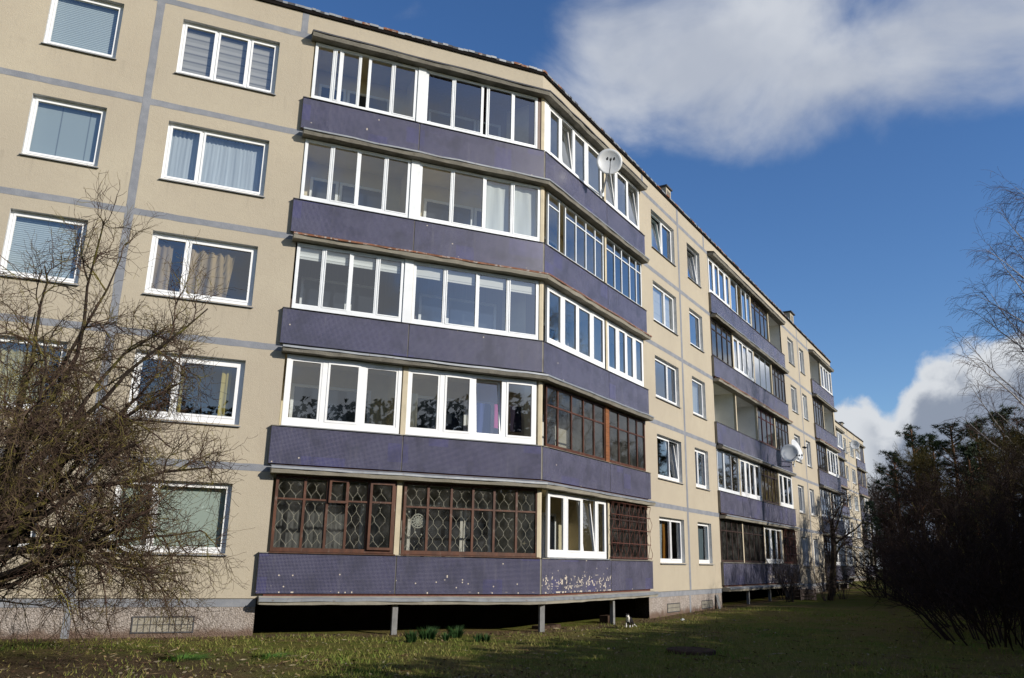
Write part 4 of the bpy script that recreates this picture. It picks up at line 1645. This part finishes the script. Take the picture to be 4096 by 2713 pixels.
p1 = make_pine((0, 0, 0), 'tall pine with open layered crown rising left over the woods', 41, 12.4)
p2 = make_pine((0, 0, 0), 'dense pine in the middle of the wood skyline', 42, 12.6)
p1h, p2h = proto_h(p1), proto_h(p2)
set_tree(p1, 49.1, 58, 1.0, p1h, 1.0)
set_tree(p2, 52.4, 52, 1.0, p2h, 2.0)
for az, d, f, lb in ((47.8, 66, 1.0, 'small pine top at the left end of the wood skyline'), (51.0, 56, 1.0, 'pine between the layered pine and the dense one'), (53.8, 50, 1.0, 'dark pine at the right of wood skyline under the birch'), (55.2, 46, 1.0, 'rightmost pine of the wood, under the birch boughs'),
                     (51.8, 42, .84, 'lower pine standing before the dense one'), (49.9, 62, 1.0, 'pine behind the layered pine, partly hidden')):
    src = R.random() < .5
    set_tree(copy_tree(p1 if src else p2, (0, 0, 0), 0, 1, lb), az, d, f, p1h if src else p2h, R.uniform(0, 6.3))


# birch at the right edge
def birch():
    rr = random.Random(77)
    x, y = uvn(20, 11.75)
    root = empty('birch_tree', at_g(x, y), 'tall birch with drooping fine twigs reaching in from the right edge', 'tree')
    tr, tw = MB(), MB()
    back = Vector((-tB[0], -tB[1], 0))
    left = Vector((-nB[0], -nB[1], 0))
    pts, _ = wander(Vector((0, 0, -.2)), Vector((0, 0, 1)), 16.5, 12, .02, .03, rr)
    tube(tr, pts, [.24 * (1 - .9 * i / 12) + .015 for i in range(13)], 8)
    spec = [None,
            dict(seg=9, wob=.06, up=.015, sides=5, kids=14, ang=(18, 50), r=.05, L=5, trunk=True, taper=.85, **{'from': .18}),
            dict(seg=7, wob=.12, up=-.02, sides=3, kids=10, ang=(20, 60), r=.014, L=1.55, taper=.7, **{'from': .1}),
            dict(seg=6, wob=.10, up=-.16, sides=3, kids=0, ang=(20, 50), r=.0065, L=.85, taper=.4, rmin=.0042, **{'from': .1})]
    for i in range(22):
        t = .2 + .72 * (i + rr.random()) / 22
        f = t * 12
        j = min(int(f), 11)
        p = pts[j].lerp(pts[j + 1], f - j)
        a = rr.uniform(-1.25, 1.25)
        if i % 4 == 3:
            a += math.pi
        hd = left * math.cos(a) + back * math.sin(a)
        d = (hd * rr.uniform(.6, .95) + Vector((0, 0, rr.uniform(.75, 1.2)))).normalized()
        grow(tr, tw, p, d, (5.6 * (1 - t) + 2.3) * rr.uniform(.8, 1.15), .065 * (1 - t * .5), 1, spec, rr, .0)
    tr.build('trunk', 'birch_bark', root)
    tw.build('crown', 'birch_twig', root)


birch()

# dark narrow evergreen behind the leaning tree
mb = MB()
root = empty('evergreen_shrub', at_g(*uvn(37.5, 1.9)), 'dark columnar evergreen between the last balconies and the distant block', 'shrub')
rr = random.Random(3)
for i in range(6500):
    z = rr.random() * 5.2
    rad = .75 * (1 - (z / 5.4) ** 2) ** .5 * rr.uniform(.5, 1.05)
    a = rr.uniform(0, 6.283)
    c = Vector((math.cos(a) * rad, math.sin(a) * rad, z))
    d = Vector((rr.gauss(0, 1), rr.gauss(0, 1), rr.gauss(.5, 1))).normalized() * rr.uniform(.05, .14)
    w = d.orthogonal().normalized() * .035
    mb.face((mb.raw(c - w), mb.raw(c + w), mb.raw(c + d)))
mb.build('crown', 'evergreen_leaf', root)
mb = MB()
tube(mb, [Vector((0, 0, -.1)), Vector((0, 0, 4.6))], [.07, .02], 6)
mb.build('trunk', 'bark', root)

# the wood on the right, most of it outside the frame: it shades the lawn
mb = MB()
rr = random.Random(13)


def leafball(c, rad, cnt, size, m):
    for k in range(cnt):
        d = Vector((rr.gauss(0, 1), rr.gauss(0, 1), rr.gauss(0, 1))).normalized() * rad * rr.random() ** .4
        d.z *= .75
        o_ = Vector((rr.gauss(0, 1), rr.gauss(0, 1), rr.gauss(0, 1))).normalized()
        w = o_.orthogonal().normalized()
        s = size * rr.uniform(.6, 1.4)
        p = c + d
        mb.face((mb.raw(p - w * s), mb.raw(p + w * s), mb.raw(p + o_ * s * 1.6)), m)


def shade_h(n):
    return (n - 1.9) * .466 - .72


u = -46.0
while u < 96:
    for row, n_ in enumerate((13.5, 17.5, 21.5, 25.0)):  # unseen rows: tops shaped to the lawn's shadow edge, nearer two added against sky light
        x, y = uvn(u + row * .7 + rr.uniform(-.4, .4), n_ + rr.uniform(-.4, .4))
        gz = ground_z(x, y)
        top = shade_h(n_) - rr.uniform(.1, .5)
        tube(mb, [Vector((x, y, gz)), Vector((x, y, top - 1))], [.14, .05], 5, 1)
        z = top - .7
        while z > 1.0:
            leafball(Vector((x + rr.uniform(-.5, .5), y + rr.uniform(-.5, .5), z)), 1.35, 60, .19, 0)
            z -= 1.25
    u += 1.5
# undergrowth between the visible trees
for i in range(3600):
    uu = rr.uniform(14, 90)
    nn = rr.uniform(5.0 + max(0, 22 - uu) * .3, 13.0)
    x, y = uvn(uu, nn)
    gz = ground_z(x, y)
    L = rr.uniform(1.0, 3.0)
    p = Vector((x, y, gz))
    d = Vector((rr.gauss(0, .22), rr.gauss(0, .22), 1)).normalized()
    pts, _ = wander(p, d, L, 4, .12, .02, rr)
    tube(mb, pts, [.022, .018, .014, .01, .006], 3, 2)
    for q in range(4):
        j = rr.randint(1, 3)
        pp, _ = wander(pts[j], side_dir(d, RAD(rr.uniform(20, 55)), rr), L * .4, 3, .15, .03, rr)
        tube(mb, pp, [.012, .009, .007, .005], 3, 2)
w_ = mb.build('woods', ['pine_needles', 'bark', 'reddish_twig'])
w_['kind'] = 'stuff'


# ------------------------------------------------------------------ small things on the lawn
def tuft(x, y, r, h, cnt, label, mat='daffodil_leaf', name='daffodil_clump', group=None):
    mb = MB()
    rr = random.Random(int(abs(x * 100)))
    for i in range(cnt):
        a = rr.uniform(0, 6.283)
        q = r * math.sqrt(rr.random())
        b = Vector((math.cos(a) * q * .6, math.sin(a) * q * .6, -.02))
        d = Vector((math.cos(a) * q * .9, math.sin(a) * q * .9, 0))
        hh = h * rr.uniform(.6, 1.1)
        w = Vector((-math.sin(a + 1), math.cos(a + 1), 0)) * .008
        m1 = b + d * .3 + Vector((0, 0, hh * .6))
        t1 = b + d * .9 + Vector((0, 0, hh))
        i0, i1, i2, i3, i4 = [mb.raw(v) for v in (b - w, b + w, m1 + w, m1 - w, t1)]
        mb.face((i0, i1, i2, i3))
        mb.face((i3, i2, i4))
    o = mb.build(name, mat)
    o.location = at_g(x, y)
    tag(o, label, 'plant', group)
    return o


tuft(-3.62, -1.87, .13, .26, 120, 'leftmost dark green daffodil tuft on the lawn before the posts')
tuft(-3.15, -1.43, .21, .28, 200, 'widest dark green daffodil tuft, second from the left')
tuft(-2.86, -1.72, .10, .20, 70, 'small dark green tuft between the two widest daffodil tufts')
tuft(-2.44, -1.16, .19, .27, 170, 'dark green daffodil tuft nearest the crawl space opening')
tuft(-2.28, -2.05, .09, .19, 60, 'left one of two small green tufts nearest the shadow edge')
tuft(-2.08, -2.0, .10, .19, 70, 'right one of two small green tufts nearest the shadow edge')
tuft(-7.95, -3.85, .42, .10, 260, 'bright green low weed clump on brown soil under the orchard tree', 'weed_leaf', 'weed_clump')
tuft(-6.6, -3.9, .35, .09, 150, 'flat green weed patch right of the bright weed clump', 'weed_leaf', 'weed_clump')

# fallen leaves and bits of straw
mb = MB()
rr = random.Random(99)
cnt = 0
while cnt < 3600:
    az_, d_ = RAD(rr.uniform(-12, 56)), 9.5 + 22 * rr.random() ** 1.3
    x, y = CAM.x + math.sin(az_) * d_, CAM.y + math.cos(az_) * d_
    if (x <= 0 and y > -.1) or (x > 0 and wallB(x, y) < -.05):
        continue
    pn = mnoise.noise(Vector((x * .5, y * .5, 31))) + (.5 if max(-y, wallB(x, y)) < 1.2 else 0) + (.5 if math.hypot(x + 9, y + 5) < 3.6 else 0)
    if pn < rr.uniform(-.3, .6):
        continue
    z = ground_z(x, y) + .035 * mnoise.noise(Vector((x * .6, y * .6, 0))) + .02 * mnoise.noise(Vector((x * 2.1, y * 2.1, 3))) + rr.uniform(.004, .03)
    a = rr.uniform(0, 6.283)
    l, w = (rr.uniform(.02, .045), rr.uniform(.012, .025)) if rr.random() < .8 else (rr.uniform(.06, .16), .004)
    dx, dy = math.cos(a), math.sin(a)
    t1_, t2_ = rr.uniform(-.02, .02), rr.uniform(-.012, .012)
    v = [mb.raw((x + dx * l * i_ - dy * w * j_, y + dy * l * i_ + dx * w * j_, z + t1_ * i_ + t2_ * j_)) for i_, j_ in ((-1, 0), (0, -1), (1, 0), (0, 1))]
    mb.face(v, rr.choice((0, 0, 1, 2)))
    cnt += 1
simple('leaf_tan', (.24, .17, .09), .9, .1, var=.4, scale=30)
simple('leaf_brown', (.085, .05, .03), .9, .1, var=.4, scale=30)
simple('leaf_pale', (.24, .20, .13), .9, .1, var=.3, scale=30)
lo_ = mb.build('fallen_leaves', ['leaf_brown', 'leaf_tan', 'leaf_pale'])
lo_['kind'] = 'stuff'

mb = MB()
c = Vector(at_g(1.0, -4.75))
ring = [[mb.raw(c + Vector((math.cos(t * math.pi / 14) * r, math.sin(t * math.pi / 14) * r, z))) for t in range(28)] for r, z in ((.46, -.05), (.46, .06), (.42, .075), (.38, .062))]
for a, b in zip(ring, ring[1:]):
    for j in range(28):
        mb.face((a[j], a[(j + 1) % 28], b[(j + 1) % 28], b[j]))
mb.face(ring[-1])
for j in range(-3, 4):
    hw = math.sqrt(.36 ** 2 - (j * .1) ** 2)
    p0, p1 = c + Vector((-hw, j * .1 - .015, .064)), c + Vector((hw, j * .1 + .015, .072))
    v = [mb.raw((x, y, p1.z)) for x, y in ((p0.x, p0.y), (p1.x, p0.y), (p1.x, p1.y), (p0.x, p1.y))]
    mb.face(v)
tag(mb.build('manhole_cover', 'earth'), 'round dark manhole cover lying in the shaded lawn', 'manhole cover')

# board leaning on the plinth
mb = MB('B', tf=lambda u, n, z: (u + .10 * (z + .7), n - .22 * (z + .7), z))
mb.box(13.02, 13.26, .10, .125, -.74, -.22)
mb.box(13.02, 13.26, .126, .136, -.70, -.62)
mb.box(13.02, 13.26, .126, .136, -.34, -.27)
tag(mb.build('board', 'post_concrete'), 'short grey board leaning on the plinth beside cellar vent', 'board')
# wooden box near the shrubs
x, y, z = at_g(18.3, 11.5)
root = empty('crate', (x, y, z), 'dark wooden crate on the grass by the thin shrubs', 'crate')
mb = MB()
for k in range(3):
    for (dx, dy, sx, sy) in ((0, -.3, .45, .012), (0, .3, .45, .012), (-.44, 0, .012, .29), (.44, 0, .012, .29)):
        z0 = .03 + k * .15
        mb_v = [mb.raw((dx + a * sx, dy + b * sy, zz)) for zz in (z0, z0 + .12) for a, b in ((-1, -1), (1, -1), (1, 1), (-1, 1))]
        for q in ((0, 1, 5, 4), (1, 2, 6, 5), (2, 3, 7, 6), (3, 0, 4, 7), (4, 5, 6, 7), (3, 2, 1, 0)):
            mb.face([mb_v[i] for i in q])
mb.build('slats', 'dark_wood', root)
mb = MB()
for sx in (-.42, .42):
    for sy in (-.27, .27):
        mb_v = [mb.raw((sx + a * .025, sy + b * .025, zz)) for zz in (0, .5) for a, b in ((-1, -1), (1, -1), (1, 1), (-1, 1))]
        for q in ((0, 1, 5, 4), (1, 2, 6, 5), (2, 3, 7, 6), (3, 0, 4, 7), (4, 5, 6, 7)):
            mb.face([mb_v[i] for i in q])
mb.build('corner_posts', 'dark_wood', root)
# concrete remains at the mouth of the crawl space
for (u0, u1, n0, n1, z1, lb) in ((.5, 1.5, -.45, -.2, -.66, 'low brown concrete block lying in the crawl space opening at bend'), (4.05, 4.5, -.35, -.1, -.56, 'squarish concrete block beside the post and the cat')):
    mb = MB('B')
    for q in range(4):
        a, b = u0 + (u1 - u0) * q / 4, u0 + (u1 - u0) * (q + 1) / 4
        mb.box(a, b - .004, n0, n1 + R.uniform(-.02, .02), -1.0, z1 + R.uniform(-.02, .02))
    tag(mb.build('concrete_block', 'earth'), lb, 'block')
# scrap of paper
mb = MB()
x, y, z = at_g(6.0, 2.85)
v = [mb.raw((x + a, y + b, z + .03 + c)) for a, b, c in ((-.06, -.04, 0), (.05, -.05, .03), (.06, .05, .05), (-.05, .05, .02), (0, 0, .07))]
for q in ((0, 1, 4), (1, 2, 4), (2, 3, 4), (3, 0, 4)):
    mb.face([v[i] for i in q])
tag(mb.build('paper_scrap', 'white_cloth'), 'crumpled white scrap of paper on the grass near the plinth', 'litter')


# ------------------------------------------------------------------ the cat
def cat():
    x, y = 2.95, .78
    gz = ground_z(x, y) + .02
    m, nt, out = new_mat('cat_fur')
    sep = nt.n('ShaderNodeSeparateXYZ')
    nt.set(sep, 0, objco(nt))
    nz = nt.noise(objco(nt), 14, 3, .5)
    wob = nt.math('MULTIPLY', nt.math('SUBTRACT', nz, .5), .06)
    front = nt.math('GREATER_THAN', nt.math('ADD', sep.outputs[0], wob), .135)      # chest and face front
    low = nt.math('LESS_THAN', nt.math('ADD', sep.outputs[2], wob), .075)           # paws
    face = nt.math('LESS_THAN', nt.math('ABSOLUTE', nt.math('ADD', sep.outputs[1], wob)), .075)
    capz = nt.math('LESS_THAN', sep.outputs[2], .335)
    wmask = nt.math('MAXIMUM', nt.math('MULTIPLY', nt.math('MULTIPLY', front, face), capz), low)
    principled(nt, out, nt.mix(wmask, (.018, .016, .017), (.70, .67, .62)), .85, .1)
    # skeleton: x forward, y left, z up
    P = [((-.16, 0, .20), .078), ((-.05, 0, .215), .082), ((.06, 0, .22), .075), ((.13, 0, .25), .058), ((.17, 0, .29), .042), ((.20, 0, .315), .050), ((.245, 0, .298), .026),
         ((.10, .045, .14), .026), ((.115, .048, .06), .017), ((.125, .048, .012), .017), ((.10, -.045, .14), .026), ((.135, -.048, .06), .017), ((.15, -.048, .012), .017),
         ((-.15, .06, .14), .045), ((-.11, .065, .09), .026), ((-.17, .065, .05), .015), ((-.14, .065, .012), .017), ((-.15, -.06, .14), .045), ((-.11, -.065, .09), .026), ((-.17, -.065, .05), .015), ((-.14, -.065, .012), .017),
         ((-.25, .01, .20), .020), ((-.32, .05, .12), .017), ((-.33, .10, .04), .015), ((-.27, .16, .02), .012),
         ((.195, .032, .36), .016), ((.195, .040, .385), .006), ((.195, -.032, .36), .016), ((.195, -.040, .385), .006)]
    E = [(0, 1), (1, 2), (2, 3), (3, 4), (4, 5), (5, 6), (2, 7), (7, 8), (8, 9), (2, 10), (10, 11), (11, 12), (0, 13), (13, 14), (14, 15), (15, 16), (0, 17), (17, 18), (18, 19), (19, 20), (0, 21), (21, 22), (22, 23), (23, 24), (5, 25), (25, 26), (5, 27), (27, 28)]
    me = bpy.data.meshes.new('cat')
    me.from_pydata([p for p, r in P], E, [])
    o = bpy.data.objects.new('cat', me)
    COL.objects.link(o)
    sk = o.modifiers.new('skin', 'SKIN')
    layer = me.skin_vertices[0] if me.skin_vertices else None
    if layer is None:
        bpy.context.view_layer.objects.active = o
        o.select_set(True)
        bpy.ops.mesh.customdata_skin_add()
        layer = me.skin_vertices[0]
    for i, (p, r) in enumerate(P):
        layer.data[i].radius = (r, r)
        layer.data[i].use_root = i == 0
    ss = o.modifiers.new('smooth', 'SUBSURF')
    ss.levels = 2
    ss.render_levels = 2
    me.materials.append(m)
    o.location = (x, y, gz)
    d = CAM - Vector((x, y, gz))
    o.rotation_euler = (0, 0, math.atan2(d.y, d.x) - .2)
    o.scale = (.95,) * 3
    tag(o, 'black and white cat standing on the grass beside the crawl space', 'cat')
    for s in (-1, 1):
        eb = MB()
        c = Vector((.243, s * .022, .325))
        tube(eb, [c - Vector((.008, 0, 0)), c, c + Vector((.007, 0, 0))], [.004, .009, .003], 7, 0, True)
        eb.build('eye', 'black_plastic', o)


cat()

# ------------------------------------------------------------------ light, sky, camera
SUN_AZ, SUN_EL = 143.0, 25.0     # clockwise from +Y
sd = Vector((math.sin(RAD(SUN_AZ)) * math.cos(RAD(SUN_EL)), math.cos(RAD(SUN_AZ)) * math.cos(RAD(SUN_EL)), math.sin(RAD(SUN_EL))))
L = bpy.data.lights.new('sun', 'SUN')
L.energy = 5.0
L.angle = RAD(.5)
L.color = (1.0, .94, .85)
so = bpy.data.objects.new('sun', L)
COL.objects.link(so)
so.rotation_euler = (-sd).to_track_quat('-Z', 'Y').to_euler()
so.location = (20, -30, 40)

SKY_S = .14
wd_ = bpy.data.worlds.new('World')
scene.world = wd_
wd_.use_nodes = True
wt = wd_.node_tree
wt.nodes.clear()
nt = NT(wt)
out = nt.n('ShaderNodeOutputWorld')
bg = nt.n('ShaderNodeBackground', ins={'Strength': SKY_S})
wt.links.new(bg.outputs[0], out.inputs[0])
sky = nt.n('ShaderNodeTexSky', sky_type='NISHITA', sun_disc=False)
sky.sun_elevation = RAD(SUN_EL)
sky.sun_rotation = RAD(SUN_AZ)
sky.altitude = 100
sky.air_density = 1.0
sky.dust_density = .4
sky.ozone_density = 3.0
hs = nt.n('ShaderNodeHueSaturation', ins={'Hue': .508, 'Saturation': 1.2, 'Value': 1.0, 'Color': sky.outputs[0]})
base = hs.outputs[0]
dvec = nt.n('ShaderNodeTexCoord').outputs['Generated']
sep = nt.n('ShaderNodeSeparateXYZ')
nt.set(sep, 0, dvec)
DEG = 180 / math.pi
azm = nt.math('MULTIPLY', nt.math('ARCTAN2', sep.outputs[0], sep.outputs[1]), DEG)
elv = nt.math('MULTIPLY', nt.math('ARCSINE', sep.outputs[2]), DEG)
# large soft cloud, upper right
nA = nt.noise(nt.scalev(dvec, (1, 1, 1.6)), 5.2, 9, .54, .45)
nA2 = nt.noise(dvec, 17.0, 7, .55, .2)
cen = nt.math('SUBTRACT', 34.9, nt.math('MULTIPLY', nt.math('SUBTRACT', azm, 27.0), .105))
q = nt.math('DIVIDE', nt.math('SUBTRACT', elv, cen), 6.2)
band = nt.math('SUBTRACT', 1.0, nt.math('MULTIPLY', q, q))
left_ = nt.smooth(azm, 20.5, 30.0)
right_ = nt.smooth(azm, 95.0, 70.0)
shape = nt.math('MULTIPLY', nt.math('MAXIMUM', band, -1.0), 1.0)
amount = nt.math('ADD', nt.math('MULTIPLY', shape, .62), nt.math('ADD', nt.math('MULTIPLY', nt.math('SUBTRACT', nA, .5), 1.75), nt.math('MULTIPLY', nt.math('SUBTRACT', nA2, .5), .28)))
amount = nt.math('ADD', amount, nt.math('MULTIPLY', nt.math('SUBTRACT', left_, 1.0), .85))
mA = nt.math('MULTIPLY', nt.smooth(amount, -.08, .78), right_)
# cumulus bank low on the right
fc_ = nt.n('ShaderNodeFloatCurve')
crv = fc_.mapping.curves[0]
prof = [(40, 6.0), (43, 9.2), (44.9, 10.6), (46.3, 10.9), (47.6, 9.6), (48.6, 10.8), (49.8, 12.5), (51.7, 13.1), (55.8, 14.0), (60, 14.6)]
while len(crv.points) > 2:
    crv.points.remove(crv.points[1])
crv.points[0].location = (0, prof[0][1] / 20)
crv.points[1].location = (1, prof[-1][1] / 20)
for a_, e_ in prof[1:-1]:
    crv.points.new((a_ - 40) / 20, e_ / 20)
fc_.mapping.update()
nt.set(fc_, 'Value', nt.math('DIVIDE', nt.math('SUBTRACT', azm, 40.0), 20.0, clamp=True))
edge = nt.math('MULTIPLY', fc_.outputs[0], 20.0)
nC = nt.noise(dvec, 24.0, 8, .58, .3)
nC2 = nt.noise(dvec, 9.0, 6, .55, .2)
depth = nt.math('SUBTRACT', nt.math('ADD', edge, nt.math('ADD', nt.math('MULTIPLY', nt.math('SUBTRACT', nC, .5), 3.2), nt.math('MULTIPLY', nt.math('SUBTRACT', nC2, .5), 2.2))), elv)
inC = nt.math('MULTIPLY', nt.smooth(azm, 36.0, 42.0), nt.smooth(azm, 80.0, 70.0))
mC = nt.math('MULTIPLY', nt.smooth(depth, -.15, .85), inC)
grey = nt.math('MULTIPLY', nt.smooth(nt.math('ADD', depth, nt.math('MULTIPLY', nt.math('SUBTRACT', nC2, .5), 5.0)), 0.9, 2.7), nt.smooth(azm, 45.4, 48.2))
# scattered cumulus over the rest of the sky (seen in the window panes)
nG = nt.noise(nt.scalev(dvec, (1, 1, 1.7)), 2.6, 8, .55, .3)
view = nt.math('MULTIPLY', nt.smooth(azm, -26.0, -16.0), nt.smooth(azm, 78.0, 66.0))
mG = nt.math('MULTIPLY', nt.smooth(nG, .47, .62), nt.math('SUBTRACT', 1.0, view))
SC = 1 / SKY_S
cA = nt.mix(nt.smooth(nt.noise(dvec, 4.0, 5, .5), .40, .62), tuple(v * SC for v in (.47, .51, .59)), tuple(v * SC for v in (.66, .69, .74)))
cC = nt.mix(grey, tuple(v * SC for v in (.68, .71, .75)), tuple(v * SC for v in (.27, .315, .40)))
c = nt.mix(nt.math('MULTIPLY', mG, .9), base, tuple(v * SC for v in (.50, .52, .55)))
c = nt.mix(nt.math('MULTIPLY', mA, .93), c, cA)
c = nt.mix(mC, c, cC)
nt.set(bg, 0, c)

cam = bpy.data.cameras.new('camera')
co = bpy.data.objects.new('camera', cam)
COL.objects.link(co)
cam.sensor_width = 36
cam.lens = 3261.119 / 4096 * 36
cam.clip_end = 3000
cam.clip_start = .1
Fv = Vector((0.37063081, 0.8911472, 0.26170494))
Rv = Vector((0.92116557, -0.38870518, 0.01903364))
Uv = Vector((-0.11868784, -0.23401913, 0.96496023))
co.matrix_world = Matrix(((Rv.x, Uv.x, -Fv.x, CAM.x), (Rv.y, Uv.y, -Fv.y, CAM.y), (Rv.z, Uv.z, -Fv.z, CAM.z), (0, 0, 0, 1)))
scene.camera = co
vs_ = scene.view_settings
vs_.view_transform = 'Standard'
vs_.look = 'None'
vs_.exposure = 0.0
vs_.gamma = 1.0
scene.render.engine = 'CYCLES'
scene.cycles.max_bounces = 8
scene.cycles.transparent_max_bounces = 12
scene.cycles.caustics_reflective = False
scene.cycles.caustics_refractive = False
